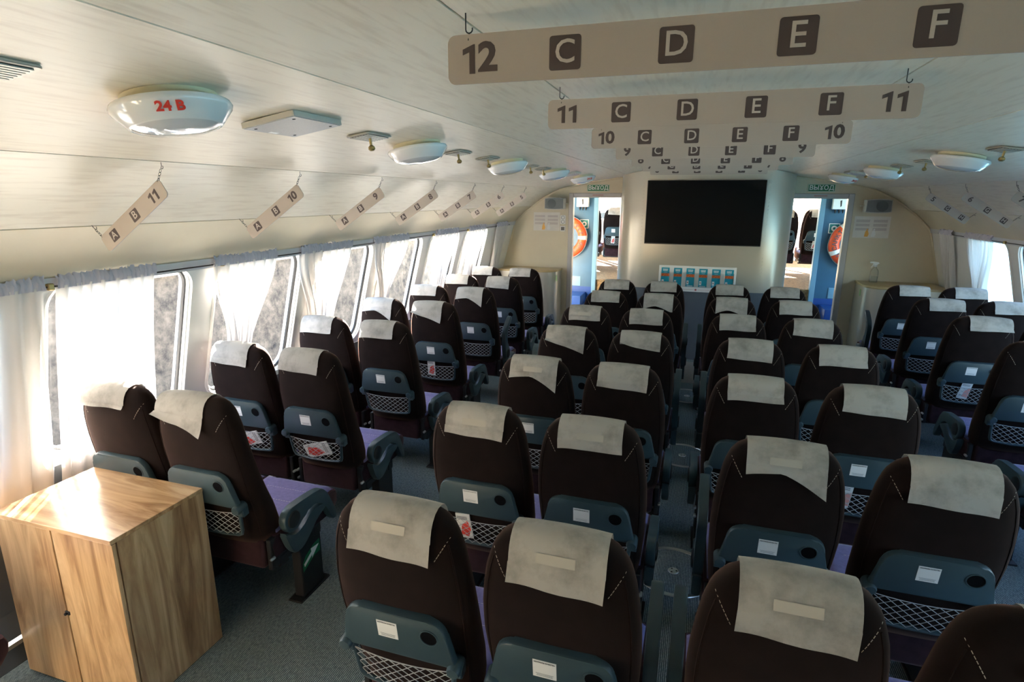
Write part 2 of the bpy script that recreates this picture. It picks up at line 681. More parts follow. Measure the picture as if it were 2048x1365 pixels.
def window_wall(s, y_list, name, ystart, yend, first_no):
    bm = B()
    edges = [ystart]
    for a, b in y_list[1:]:
        pass
    cells = []
    for i, (a, b) in enumerate(y_list):
        lo = ystart if i == 0 else (y_list[i - 1][1] + a) / 2
        hi = yend if i == len(y_list) - 1 else (b + y_list[i + 1][0]) / 2
        cells.append((lo, hi, a, b))
    for lo, hi, a, b in cells:
        R = 0.11
        inner = rrect(b - a, 0.86, R, 6, (a + b) / 2, 0.445)
        n = len(inner)
        outerp = []
        for (py, pd) in inner:
            cyy, cdd = (a + b) / 2, 0.445
            # project on the cell's rectangle
            qy = hi if py > cyy else lo
            qd = SLEN if pd > cdd else 0.0
            outerp.append((qy, qd))
        # soften: points along straight edges keep their own coordinate
        k = 7
        oo = []
        for i, (py, pd) in enumerate(inner):
            q = i // k
            j = i % k
            t = j / (k - 1)
            # corner fans: first half goes on the side edge, second half on the top/bottom edge
            qy, qd = outerp[i]
            sy = (1 if q in (0, 3) else -1)
            if (q in (0, 2)):
                on_side = t < 0.5
            else:
                on_side = t > 0.5
            if abs(t - 0.5) < 1e-6:
                oo.append((qy, qd))
            elif on_side:
                oo.append((qy, pd))
            else:
                oo.append((py, qd))
        A = [bm.verts.new(band(s, *p)) for p in oo]
        Bv = [bm.verts.new(band(s, *p)) for p in inner]
        Cv = [bm.verts.new(band(s, p[0], p[1], 0.07)) for p in inner]
        for i in range(n):
            j = (i + 1) % n
            bm.faces.new((A[i], A[j], Bv[j], Bv[i]))
            bm.faces.new((Bv[i], Bv[j], Cv[j], Cv[i]))
    bmesh.ops.remove_doubles(bm, verts=bm.verts, dist=0.0005)
    # lower wall
    wall = struct(build(name, bm, WALLW, angle=30))
    bm = B()
    lowp = [(2.86, 0.75), (2.855, 0.60), (2.83, 0.42), (2.78, 0.22), (2.74, 0.12)]
    lo_in = [(s * x, z) for x, z in lowp]
    prism(bm, lo_in + [(s * (x + 0.03), z) for x, z in lowp[::-1]], (ystart, yend), 'y')
    build('lower_panel', bm, WALLLOW, wall, smooth=False)
    bm = B()
    prism(bm, [(s * 2.742, 0.12), (s * 2.725, 0.11), (s * 2.725, 0.09), (s * 2.742, 0.085)], (ystart, yend), 'y')
    build('strip', bm, CHROME, wall, smooth=False)
    bm = B()
    prism(bm, [(s * 2.742, 0.088), (s * 2.722, 0.0), (s * 2.78, 0.0), (s * 2.78, 0.1)], (ystart, yend), 'y')
    build('skirting', bm, WALLLOW, wall, smooth=False)
    for i, (lo, hi, a, b) in enumerate(cells):
        wroot = struct(empty('window_%d' % (first_no + i), band(s, (a + b) / 2, 0.86)))
        inv = -Vector(wroot.location)
        bm = B()
        loop = [band(s, p[0], p[1], 0.03) + inv for p in rrect(b - a - 0.012, 0.848, 0.105, 6, (a + b) / 2, 0.445)]
        tube(bm, loop, 0.011, 6, closed=True)
        build('rubber_seal', bm, RUBBER, wroot)
        bm = B()
        loop = [band(s, p[0], p[1], -0.003) + inv for p in rrect(b - a + 0.035, 0.880, 0.12, 6, (a + b) / 2, 0.448)]
        tube(bm, loop, 0.010, 6, closed=True)
        build('window_frame', bm, WALLW, wroot)
        bm = B()
        loop = [bm.verts.new(band(s, p[0], p[1], 0.035) + inv) for p in rrect(b - a - 0.014, 0.846, 0.105, 6, (a + b) / 2, 0.445)]
        bm.faces.new(loop)
        build('pane', bm, GLASS, wroot, smooth=False)
    return wall


wins = [(2.42 - 0.73 + PITCH * k, 2.42 + PITCH * k) for k in range(-4, 6)]
wins = [wv for wv in wins if wv[0] > -0.3]
window_wall(-1, wins, 'wall_left', Y0, YW, 1)
window_wall(1, wins, 'wall_right', Y0, YW, 1 + len(wins))
fwins = [(9.85 + PITCH * k, 9.85 + 0.73 + PITCH * k) for k in range(0, 4)]

# rear wall (behind the camera)
bm = B()
outl = [(-x, z) for x, z in PROF[:0:-1]] + [(x, z) for x, z in PROF]
prism(bm, [(x * 1.03, z * 1.02) for x, z in outl], (Y0 - 0.05, Y0), 'y')
struct(build('wall_back', bm, simple('rear_bulkhead', (0.42, 0.34, 0.24), 0.5), smooth=False))

# front wall with two doorways


def arch_z(x):
    x = abs(x)
    for (xa, za), (xb, zb) in zip(CURVE, CURVE[1:]):
        if xa <= x <= xb:
            return za + (zb - za) * (x - xa) / (xb - xa)
    return 1.65 - (x - 2.62) / 0.24 * 0.9


DOORS = [(-1.76, -1.07), (1.06, 1.70)]
DZ = 2.02
bm = B()
xs = sorted(set([-x for x, z in CURVE] + [x for x, z in CURVE] + [-2.86, -2.8, -2.74, -2.62, -2.37, -1.95, -1.76, -1.07, -0.96, -0.52, 0, 0.52, 0.96, 1.06, 1.70, 1.95, 2.37, 2.62, 2.74, 2.8, 2.86]))
for xa, xb in zip(xs, xs[1:]):
    xm = (xa + xb) / 2
    zl = 0.0
    if any(a < xm < b for a, b in DOORS):
        zl = DZ
    prism(bm, [(xa, zl), (xb, zl), (xb, arch_z(xb) + 0.02), (xa, arch_z(xa) + 0.02)], (YW, YW + 0.06), 'y')
bmesh.ops.remove_doubles(bm, verts=bm.verts, dist=0.0005)
wall_front = struct(build('wall_front', bm, CREAM, smooth=False))
bm = B()
arc = [(-2.84, YW - 0.004, 0.85)] + [(-x + 0.010, YW - 0.004, z - 0.010) for x, z in CURVE[:5:-1]] + [(x - 0.010, YW - 0.004, z - 0.010) for x, z in CURVE[6:]] + [(2.84, YW - 0.004, 0.85)]
tube(bm, arc, 0.013, 6)
struct(build('trim_3', bm, CREAM))
# rivets left of the left door and at the console side
bm = B()
for z in [0.35 + 0.045 * k for k in range(15)]:
    lathe(bm, [(0.006, 0), (0.004, -0.004), (0, -0.005)], 6, Matrix.Translation((-1.845, YW, z)), axis='y', caps=False)
o = build('rivet', bm, CREAM, wall_front)
o['kind'] = 'stuff'
# door frames
for i, (a, b) in enumerate(DOORS):
    d = struct(empty('door_%d' % (i + 1), ((a + b) / 2, YW, 0)))
    c = (a + b) / 2
    for nm, (xa, xb, za, zb) in dict(door_jamb=(a - 0.055, a + 0.012, 0.0, DZ + 0.05), door_jamb_b=(b - 0.012, b + 0.055, 0.0, DZ + 0.05), door_head=(a + 0.012, b - 0.012, DZ - 0.012, DZ + 0.05)).items():
        bm = B()
        box(bm, xa - c, xb - c, -0.02, 0.075, za, zb, bev=0.006)
        build(nm.replace('_b', ''), bm, FRAME, d, smooth=False)
    bm = B()
    xa = (b - 0.020) if i == 0 else (a - 0.004)
    box(bm, xa - c, xa + 0.024 - c, 0.0, 0.09, 0.02, DZ - 0.02, bev=0.004)
    build('door_edge', bm, CHROME, d, smooth=False)

# ------------------------------------------------------------------ the machinery casing with the television
casing = struct(empty('wall_casing', (0, 7.42, 0)))
R = 0.36


def casing_path(half, yf, r, yb):
    p = [(-half, yb), (-half, yf + r)]
    for k in range(1, 9):
        t = radians(180 + 90 * k / 8)
        p.append((-half + r + r * cos(t), yf + r + r * sin(t)))
    q = [(-x, y) for x, y in p[::-1]]
    return p + q


path = casing_path(1.02, 0.0, R, YW - 7.42 - 0.001)
bm = B()
A = [bm.verts.new((x, y, 0.90)) for x, y in path]
Bt = [bm.verts.new((x, y, arch_z(x) - 0.004)) for x, y in path]
for i in range(len(path) - 1):
    bm.faces.new((A[i], A[i + 1], Bt[i + 1], Bt[i]))
path2 = casing_path(1.0, 0.015, R, YW - 7.42 - 0.001)
C2 = [bm.verts.new((x, y, 0.90)) for x, y in path2]
for i in range(len(path) - 1):
    bm.faces.new((C2[i], C2[i + 1], A[i + 1], A[i]))
build('casing_shell', bm, COLM, casing, angle=60)
bm = B()
A = [bm.verts.new((x, y, 0.0)) for x, y in path2]
Bt = [bm.verts.new((x, y, 0.90)) for x, y in path2]
for i in range(len(path2) - 1):
    bm.faces.new((A[i], A[i + 1], Bt[i + 1], Bt[i]))
build('casing_base', bm, GREYLOW, casing, angle=60)
bm = B()
for s in (-1, 1):
    for k in range(33):
        z = 0.93 + 0.043 * k
        lathe(bm, [(0.0065, 0.002), (0.005, -0.003), (0, -0.004)], 6, Matrix.Translation((s * 0.715, 0.006, z)), axis='y', caps=False)
o = build('rivet', bm, COLM, casing)
o['kind'] = 'stuff'

# ------------------------------------------------------------------ outside: quay on the left, water on the right
bm = B()
box(bm, -60, 60, -40, 70, -1.6, -1.15)
struct(build('water', bm, WATER, smooth=False))
bm = B()
# quay face with stepped stone courses
zt = 1.15
box(bm, -60, -5.6, -40, 60, -1.3, zt)
quay = struct(build('quay_wall', bm, STONE, smooth=False))
bm = B()
box(bm, -60, -5.5, -40, 60, zt, zt + 0.14, bev=0.03)
build('coping', bm, PAVE, quay, smooth=False)
bm = B()
box(bm, -5.58, -3.15, -40, 60, -0.75, -0.35, bev=0.03)  # unseen deck, added to bounce sunlight up through the windows onto the ceiling
struct(build('bounce_deck', bm, simple('pale_deck', (0.80, 0.77, 0.71), 0.7), smooth=False))

# ------------------------------------------------------------------ SEATS
# local frame of a seat: x across, y forward, z up; x=y=0 under the top of the headrest
HT = 1.163


def lerp_tab(tab, z):
    if z <= tab[0][0]:
        return tab[0][1:]
    for a, b in zip(tab, tab[1:]):
        if z <= b[0]:
            t = (z - a[0]) / (b[0] - a[0])
            t = t * t * (3 - 2 * t) if False else t
            return [u + (v - u) * t for u, v in zip(a[1:], b[1:])]
    return tab[-1][1:]


#        z     half-width  rear y   front y
BACK = [(0.43, 0.200, 0.055, 0.235), (0.50, 0.208, 0.035, 0.235), (0.60, 0.217, 0.008, 0.205), (0.70, 0.222, -0.015, 0.160), (0.80, 0.225, -0.035, 0.120),
        (0.90, 0.222, -0.050, 0.090), (0.98, 0.213, -0.060, 0.075), (1.04, 0.203, -0.062, 0.068), (1.08, 0.191, -0.060, 0.065), (1.11, 0.177, -0.055, 0.061),
        (1.135, 0.155, -0.045, 0.054), (1.152, 0.125, -0.030, 0.042), (1.160, 0.095, -0.014, 0.027), (HT, 0.05, 0.0, 0.012)]


def make_back():
    bm = B()
    zs = [0.43 + 0.0365 * k for k in range(17)] + [1.035, 1.06, 1.085, 1.105, 1.12, 1.133, 1.144, 1.152, 1.158, 1.161, HT]
    seg = 28
    rings = []
    for z in zs:
        w, yr, yf = lerp_tab(BACK, z)
        yc, hy = (yr + yf) / 2, (yf - yr) / 2
        ring = []
        for k in range(seg):
            a = 2 * pi * k / seg
            e = 2 / 3.0
            x = w * math.copysign(abs(cos(a)) ** e, cos(a))
            y = yc + hy * math.copysign(abs(sin(a)) ** e, sin(a))
            # a shallow hollow on the sitting side
            if sin(a) > 0 and 0.5 < z < 1.0:
                y -= 0.045 * (1 - (x / w) ** 2) * sin((z - 0.5) / 0.5 * pi)
            ring.append(bm.verts.new((x, y, z)))
        rings.append(ring)
    for a, b in zip(rings, rings[1:]):
        for k in range(seg):
            bm.faces.new((a[k], a[(k + 1) % seg], b[(k + 1) % seg], b[k]))
    bm.faces.new(rings[0][::-1])
    bm.faces.new(rings[-1])
    return bm


bm = make_back()
bmesh.ops.recalc_face_normals(bm, faces=bm.faces)
BVH = BVHTree.FromBMesh(bm)
ME_BACK = mesh_from('backrest', bm, FAB, angle=80)


def rear_hit(x, z, off=0.004):
    h = BVH.ray_cast(Vector((x, -1, z)), Vector((0, 1, 0)))
    if h[0] is None:
        return None
    return Vector((x, h[0].y - off, z))


def polar_hit(x, th, off=0.005):
    c = Vector((x, 0.005, 1.09))
    d = Vector((0, -cos(th), sin(th)))
    h = BVH.ray_cast(c + d * 0.5, -d)
    if h[0] is None:
        return None
    return h[0] + d * off


def make_cover(w0, w1, drop, bottom, skew=0.0, lift=0.0, shift=0.0):
    """sheet hung over the headrest. w0,w1 half-widths left/right, drop: rear bottom z, bottom(u): extra z of the lower edge"""
    bm = B()
    nu, nb, npol = 14, 9, 10
    grid = []
    for i in range(nu + 1):
        u = i / nu
        x = -w0 + (w0 + w1) * u + shift
        zb = drop + bottom(u) + skew * (u - 0.5)
        col = []
        for j in range(nb):
            t = j / nb
            z = zb + (1.09 - zb) * t
            p = rear_hit(x * 0.5, z)
            if p is None:
                p = Vector((x, -0.06, z))
            p.x = x
            free = (1 - t) ** 2
            p.y -= 0.004 + lift * free * (0.4 + abs(u - 0.5) * 1.6) + 0.004 * sin(u * 9 + drop * 40) * free
            p.x += skew * 0.5 * (1 - t) * 0.6
            col.append(p)
        for j in range(npol + 1):
            th = radians(180 * 0.93 * j / npol)
            p = polar_hit(x * 0.5, th)
            if p is None:
                p = col[-1] + Vector((0, 0.01, 0.004))
            p.x = x
            p.z -= 0.005 * (x / 0.13) ** 2
            col.append(p)
        grid.append(col)
    V = [[bm.verts.new(p) for p in c] for c in grid]
    for a, b in zip(V, V[1:]):
        for j in range(len(a) - 1):
            bm.faces.new((a[j], a[j + 1], b[j + 1], b[j]))
    return mesh_from('headrest_cover', bm, COVER, angle=70)


COVERS = [
    (0.128, 0.128, 1.048, lambda u: 0.0, -0.010, 0.004),
    (0.128, 0.124, 1.056, lambda u: 0.004 * sin(u * 6), 0.010, 0.007),
    (0.126, 0.130, 1.022, lambda u: 0.0, -0.012, 0.006),
    (0.132, 0.126, 1.016, lambda u: 0.045 * max(0, 1 - abs(2 * u - 0.8) ** 1.5), 0.0, 0.016),   # arched lower edge
    (0.128, 0.128, 1.058, lambda u: 0.04 * (1 - u) ** 2, 0.0, 0.010),           # pulled up on the left
    (0.128, 0.134, 1.056, lambda u: -0.060 * max(0, (u - 0.45)) / 0.55 + 0.016 * sin(u * pi), 0.0, 0.018),  # drooping right corner
    (0.132, 0.128, 1.070, lambda u: 0.0, 0.006, 0.006),                        # short
    (0.145, 0.120, 1.060, lambda u: -0.055 * u + 0.02 * (1 - u), 0.0, 0.022),   # slanting
]
COVER_ME = {}


def cover_mesh(i, dx):
    k = (i % len(COVERS), round(dx, 3))
    if k not in COVER_ME:
        COVER_ME[k] = make_cover(*COVERS[k[0]], shift=k[1])
    return COVER_ME[k]


def make_velcro():
    bm = B()
    g = []
    for i in range(7):
        x = -0.052 + 0.104 * i / 6
        a, b = polar_hit(x * 0.5, radians(26), 0.0072), polar_hit(x * 0.5, radians(4), 0.0072)
        a.x = b.x = x
        g.append((bm.verts.new(a), bm.verts.new(b)))
    for p, q in zip(g, g[1:]):
        bm.faces.new((p[0], p[1], q[1], q[0]))
    return mesh_from('velcro_strip', bm, simple('velcro', (0.50, 0.465, 0.41), 0.8))


ME_VELCRO = make_velcro()


def dash_line(bm, pts, dash=0.007, gap=0.004, r=0.0009):
    L = 0
    segs = []
    for a, b in zip(pts, pts[1:]):
        d = (b - a).length
        t = 0.0
        while t + dash < d:
            segs.append((a + (b - a) * (t / d), a + (b - a) * ((t + dash) / d)))
            t += dash + gap
    for a, b in segs:
        tube(bm, [a, b], r, 4)


def make_stitch():
    bm = B()
    for s in (-1, 1):
        pts = []
        for k in range(5):
            t = k / 4
            x, z = s * (0.176 - 0.040 * t), 1.095 - 0.070 * t
            p = rear_hit(x, z, 0.0012)
            if p:
                pts.append(p)
        dash_line(bm, pts)
    return mesh_from('seam_stitching', bm, STITCH)


ME_STITCH = make_stitch()


def make_piping(s):
    bm = B()
    for s in (s,):
        pts = []
        for k in range(15):
            z = 1.075 - 0.60 * k / 14
            w = lerp_tab(BACK, z)[0]
            p = rear_hit(s * w * 0.90, z, 0.0005)
            if p:
                pts.append(p)
        tube(bm, pts, 0.0028, 5)
    return mesh_from('piping', bm, FAB)


ME_PIPING = [make_piping(-1), make_piping(1)]

# frame of the tray on the back: bottom at z .665, leaning with the back
TRAY_O = Vector((0, -0.012, 0.668))
TRAY_ROT = radians(9)


def tray_outline(grow=0.0):
    p = []
    hb, htp, H, r = 0.188 + grow, 0.165 + grow, 0.168 + grow, 0.055
    p += [(hb - 0.012, 0.0), (hb, 0.012)]
    for k in range(7):
        t = radians(90 * k / 6)
        p.append((htp - r + r * cos(t), H - r + r * sin(t)))
    q = [(-x, z) for x, z in p[::-1]]
    return p + q


def make_tray():
    bm = B()
    prism(bm, tray_outline(), (-0.027, 0.0), 'y', bev=0.006, seg=2)
    return mesh_from('tray_table', bm, TEAL)


ME_TRAY = make_tray()


def make_cup():
    bm = B()
    m = Matrix.Translation((0.112, -0.0265, 0.108))
    lathe(bm, [(0.030, 0.002), (0.030, -0.003), (0.0265, -0.0035), (0.0255, 0.0), (0.0255, 0.0005)], 20, m, axis='y', caps=False)
    return mesh_from('cup_holder_rim', bm, TEAL)


def make_cup_shade():
    bm = B()
    m = Matrix.Translation((0.112, -0.0275, 0.108))
    lathe(bm, [(0.0258, -0.0004), (0.0, -0.0004)], 20, m, axis='y', caps=False)  # flat disc on the tray; the hollow's shade is put into its black colour
    return mesh_from('cup_holder', bm, RECESS_SHADE)


ME_CUP, ME_CUPW = make_cup(), make_cup_shade()


def make_sticker():
    bm = B()
    box(bm, -0.056, 0.010, -0.0284, -0.0268, 0.070, 0.133)
    return mesh_from('sticker', bm, PAPER, smooth=False)


ME_STICKER = make_sticker()


def make_lines():
    bm = B()
    for k, (wd, z) in enumerate(((0.050, 0.0835), (0.044, 0.0795), (0.046, 0.0755))):
        box(bm, -0.023 - wd / 2, -0.023 + wd / 2, -0.0289, -0.0280, z, z + 0.0012)
    return mesh_from('text_line', bm, simple('faint_ink', (0.30, 0.31, 0.33), 0.7), smooth=False)


ME_LINES = make_lines()
ME_STKTXT = text_mesh('КОНТРОЛЬ КАЧЕСТВА', 0.0062, INK, depth=0.0003, xs=0.85)


def make_hinge(s):
    bm = B()
    m = Matrix.Translation((s * 0.181, -0.012, -0.002))
    lathe(bm, [(0.0, -0.030), (0.018, -0.028), (0.022, -0.020), (0.022, 0.024), (0.020, 0.028)], 14, m, axis='y')
    bmv = [(s * 0.165, -0.03), (s * 0.203, -0.02), (s * 0.200, 0.004), (s * 0.165, 0.002)]
    prism(bm, [(s * 0.163, -0.045), (s * 0.199, -0.045), (s * 0.203, 0.0), (s * 0.163, 0.0)], (-0.02, 0.018), 'y', bev=0.004)
    return mesh_from('hinge', bm, TEAL)


ME_HINGE = {-1: make_hinge(-1), 1: make_hinge(1)}

POCK_O = Vector((0, 0.030, 0.515))
POCK_ROT = radians(11)


def make_pocket_frame():
    bm = B()
    pts = [(-0.172, -0.016, 0.145), (-0.168, -0.022, 0.10), (-0.160, -0.026, 0.025), (-0.152, -0.026, 0.008), (-0.135, -0.026, 0.0), (-0.05, -0.03, -0.006), (0.05, -0.03, -0.006),
           (0.135, -0.026, 0.0), (0.152, -0.026, 0.008), (0.160, -0.026, 0.025), (0.168, -0.022, 0.10), (0.172, -0.016, 0.145)]
    tube(bm, pts, 0.0085, 6)
    return mesh_from('pocket_frame', bm, TEAL, angle=60)


ME_PFRAME = make_pocket_frame()


def make_net():
    bm = B()
    H = 0.128

    def P(u, z):
        hw = 0.152 + 0.014 * z / H
        sag = 0.008 * (1 - u * u) * (z / H)
        return Vector((u * hw, -0.026 - 0.010 * (1 - u * u), z - sag))
    n = 8
    m = 4
    for d in (-1, 1):
        for k in range(-m, n + m):
            pts = []
            for j in range(m + 1):
                kk = k + (j if d > 0 else m - j) * 1.0
                u = -1 + 2 * kk / n
                if -1.0001 <= u <= 1.0001:
                    pts.append(P(u, H * j / m))
            if len(pts) > 1:
                tube(bm, pts, 0.0014, 4)
    tube(bm, [P(-1 + 2 * k / 12, H) for k in range(13)], 0.0020, 4)
    return mesh_from('pocket_net', bm, NET)


ME_NET = make_net()


def make_cushion():
    bm = B()
    # side profile (y, z) lofted across x with rounded ends
    prof = [(0.11, 0.33), (0.10, 0.40), (0.13, 0.446), (0.20, 0.448), (0.35, 0.447), (0.50, 0.448), (0.575, 0.448), (0.608, 0.44), (0.618, 0.41), (0.612, 0.37), (0.585, 0.335), (0.50, 0.325), (0.30, 0.325)]
    xs = [(-0.220, 0.965), (-0.214, 0.99), (-0.200, 1.0), (-0.1, 1.0), (0, 1.0), (0.1, 1.0), (0.200, 1.0), (0.214, 0.99), (0.220, 0.965)]
    cy, cz = 0.36, 0.39
    R = []
    for x, s in xs:
        R.append([bm.verts.new((x, cy + (y - cy) * s, cz + (z - cz) * (s * 1.0 if s == 1 else s - 0.06))) for y, z in prof])
    for a, b in zip(R, R[1:]):
        for k in range(len(prof)):
            k2 = (k + 1) % len(prof)
            bm.faces.new((a[k], a[k2], b[k2], b[k]))
    bm.faces.new(R[0])
    bm.faces.new(R[-1][::-1])
    return mesh_from('seat_cushion', bm, PAD, angle=50)


ME_CUSHION = make_cushion()


def make_cushion_top():
    # the lilac top: quilted panel, grooves along two seams and three cross seams
    bm = B()
    nx, ny = 24, 24
    V = []
    for i in range(nx + 1):
        x = -0.208 + 0.416 * i / nx
        row = []
        for j in range(ny + 1):
            y = 0.15 + 0.445 * j / ny
            z = 0.468 - 0.007 * sin((y - 0.15) / 0.445 * pi)
            ex = min(1, (0.208 - abs(x)) / 0.02)
            ey = min(1, (0.595 - y) / 0.03)
            z -= 0.012 * (1 - ex) ** 2 + 0.02 * (1 - ey) ** 2
            g = 0.0
            g = max(g, 1 - abs(abs(x) - 0.135) / 0.010)
            if abs(x) < 0.135:
                for q in (0.27, 0.38, 0.49):
                    g = max(g, 1 - abs(y - q) / 0.010)
            z -= 0.005 * max(0, g)
            row.append(bm.verts.new((x, y, z)))
        V.append(row)
    for a, b in zip(V, V[1:]):
        for j in range(ny):
            bm.faces.new((a[j], a[j + 1], b[j + 1], b[j]))
    # closed skirt
    rim = [V[i][0] for i in range(nx + 1)] + [V[nx][j] for j in range(1, ny + 1)] + [V[i][ny] for i in range(nx - 1, -1, -1)] + [V[0][j] for j in range(ny - 1, 0, -1)]
    low = [bm.verts.new((v.co.x, v.co.y, 0.445)) for v in rim]
    for i in range(len(rim)):
        k = (i + 1) % len(rim)
        bm.faces.new((rim[i], rim[k], low[k], low[i]))
    return mesh_from('cushion_top', bm, CUSH, angle=70)


ME_CTOP = make_cushion_top()


def make_ctop_stitch():
    bm = B()
    for q in (0.27, 0.38, 0.49):
        dash_line(bm, [Vector((-0.13, q, 0.4615)), Vector((0.13, q, 0.4615))], 0.010, 0.006, 0.0012)
    return mesh_from('seam_stitching', bm, simple('lilac_thread', (0.55, 0.52, 0.60), 0.7))


ME_CSTITCH = make_ctop_stitch()


def make_rear_pad():
    bm = B()
    box(bm, -0.185, 0.185, 0.075, 0.14, 0.285, 0.455, bev=0.02, seg=3)
    return mesh_from('rear_pad', bm, PAD, angle=60)


ME_RPAD = make_rear_pad()


def make_beam():
    bm = B()
    box(bm, -0.222, 0.222, 0.14, 0.20, 0.265, 0.325, bev=0.004)
    box(bm, -0.222, 0.222, 0.40, 0.45, 0.275, 0.325, bev=0.004)
    for s in (-1, 1):
        box(bm, s * 0.205 - 0.012, s * 0.205 + 0.012, 0.09, 0.46, 0.28, 0.44, bev=0.004)
    return mesh_from('seat_frame', bm, STEEL, smooth=False)


ME_BEAM = make_beam()


def make_bolts():
    bm = B()
    for x, y, z in ((-0.225, 0.085, 0.36), (-0.222, 0.085, 0.31), (0.222, 0.085, 0.345), (0.19, 0.135, 0.295), (-0.19, 0.135, 0.295)):
        lathe(bm, [(0.008, 0.02), (0.008, -0.002), (0.005, -0.006), (0, -0.007)], 8, Matrix.Translation((x, y, z)), axis='y', caps=False)
    return mesh_from('bolt', bm, CHROME)


ME_BOLTS = make_bolts()


def make_leg(drop):
    bm = B()
    box(bm, -0.028, 0.028, 0.29, 0.455, -drop, 0.30, bev=0.004)
    box(bm, -0.04, 0.04, 0.25, 0.49, -drop, -drop + 0.012, bev=0.003)
    return mesh_from('leg', bm, STEEL, smooth=False)


ME_LEG = {0: make_leg(0.0), 1: make_leg(0.022)}
PIV = Vector((0, 0.205, 0.495))


def bez(pts, n=6):
    """smooth a polyline (Catmull-Rom)"""
    P = [Vector((*p, 0)) for p in pts]
    outp = []
    for i in range(len(P)):
        p0, p1, p2, p3 = P[i - 1], P[i], P[(i + 1) % len(P)], P[(i + 2) % len(P)]
        for k in range(n):
            t = k / n
            q = 0.5 * ((2 * p1) + (p2 - p0) * t + (2 * p0 - 5 * p1 + 4 * p2 - p3) * t * t + (3 * p1 - p0 - 3 * p2 + p3) * t ** 3)
            outp.append((q.x, q.y))
    return outp


def make_arm():
    # relative to the pivot; y forward, z up
    bm = B()
    out = [(-0.060, 0.0), (-0.045, 0.045), (0.0, 0.062), (0.10, 0.060), (0.19, 0.052), (0.245, 0.030), (0.295, -0.06), (0.330, -0.150), (0.318, -0.168), (0.292, -0.160),
           (0.250, -0.075), (0.205, -0.020), (0.150, 0.000), (0.085, -0.020), (0.030, -0.058), (-0.030, -0.056)]
    prism(bm, bez(out, 3), (-0.020, 0.020), 'x', bev=0.006, seg=2)
    return mesh_from('armrest', bm, TEAL, angle=50)


ME_ARM = make_arm()


def make_cap(s):
    bm = B()
    lathe(bm, [(0.0, s * 0.029), (0.030, s * 0.029), (0.040, s * 0.026), (0.043, s * 0.020)], 20, axis='x', caps=False)
    return mesh_from('pivot_cap', bm, STEEL)


ME_CAP = {-1: make_cap(-1), 1: make_cap(1)}


def make_bracket():
    bm = B()
    out = [(-0.062, -0.045), (-0.050, -0.090), (-0.030, -0.140), (-0.005, -0.178), (0.040, -0.185), (0.085, -0.165), (0.130, -0.120), (0.190, -0.085), (0.245, -0.065),
           (0.240, -0.050), (0.200, -0.035), (0.150, -0.030), (0.100, -0.050), (0.050, -0.082), (0.0, -0.088), (-0.035, -0.070)]
    prism(bm, bez(out, 2), (-0.019, 0.019), 'x', bev=0.005, seg=1)
    return mesh_from('armrest_bracket', bm, TEAL, angle=50)


ME_BRACKET = make_bracket()


def make_arrow_sticker():
    bm = B()
    prism(bm, [(0.30, 0.175), (0.325, 0.205), (0.37, 0.225), (0.395, 0.235), (0.44, 0.24), (0.44, 0.17), (0.40, 0.17), (0.36, 0.155), (0.33, 0.14), (0.30, 0.125)], (0.0285, 0.0295), 'x')
    return mesh_from('exit_sticker', bm, GREEN, smooth=False)


def make_arrow():
    bm = B()
    prism(bm, [(0.312, 0.150), (0.375, 0.185), (0.372, 0.165), (0.432, 0.215), (0.368, 0.222), (0.370, 0.203), (0.308, 0.168)], (0.0290, 0.0300), 'x')
    return mesh_from('arrow', bm, WHITE, smooth=False)


ME_ASTK, ME_ARROW = make_arrow_sticker(), make_arrow()


def make_leaflet(w=0.066, h=0.135):
    bm = B()
    box(bm, -w / 2, w / 2, -0.003, 0.003, -h / 2, h / 2)
    return mesh_from('leaflet', bm, PAPER, smooth=False)


ME_LEAF = make_leaflet()


def leaf_print(kind):
    H = 0.0675
    bm = B()
    pts = [(-0.006, 0.018), (0.031, 0.012), (0.031, 0.095), (0.012, 0.085), (-0.002, 0.06)]
    if kind == 1:
        pts = [(-0.02, 0.02), (0.015, 0.01), (0.03, 0.05), (0.02, 0.10), (-0.01, 0.075)]
    prism(bm, [(a, b - H) for a, b in pts], (-0.0036, -0.0028), 'y')
    return mesh_from('printed_shape', bm, REDINK if kind else PINKINK, smooth=False)


ME_LPRINT = [leaf_print(0), leaf_print(1)]


def leaf_lines():
    bm = B()
    for z in (0.118, 0.112, 0.106, 0.030, 0.024):
        box(bm, -0.028, 0.006 if z < 0.1 else 0.02, -0.0035, -0.0028, z - 0.0675, z - 0.0655)
    return mesh_from('text_line', bm, INK, smooth=False)


ME_LLINES = leaf_lines()


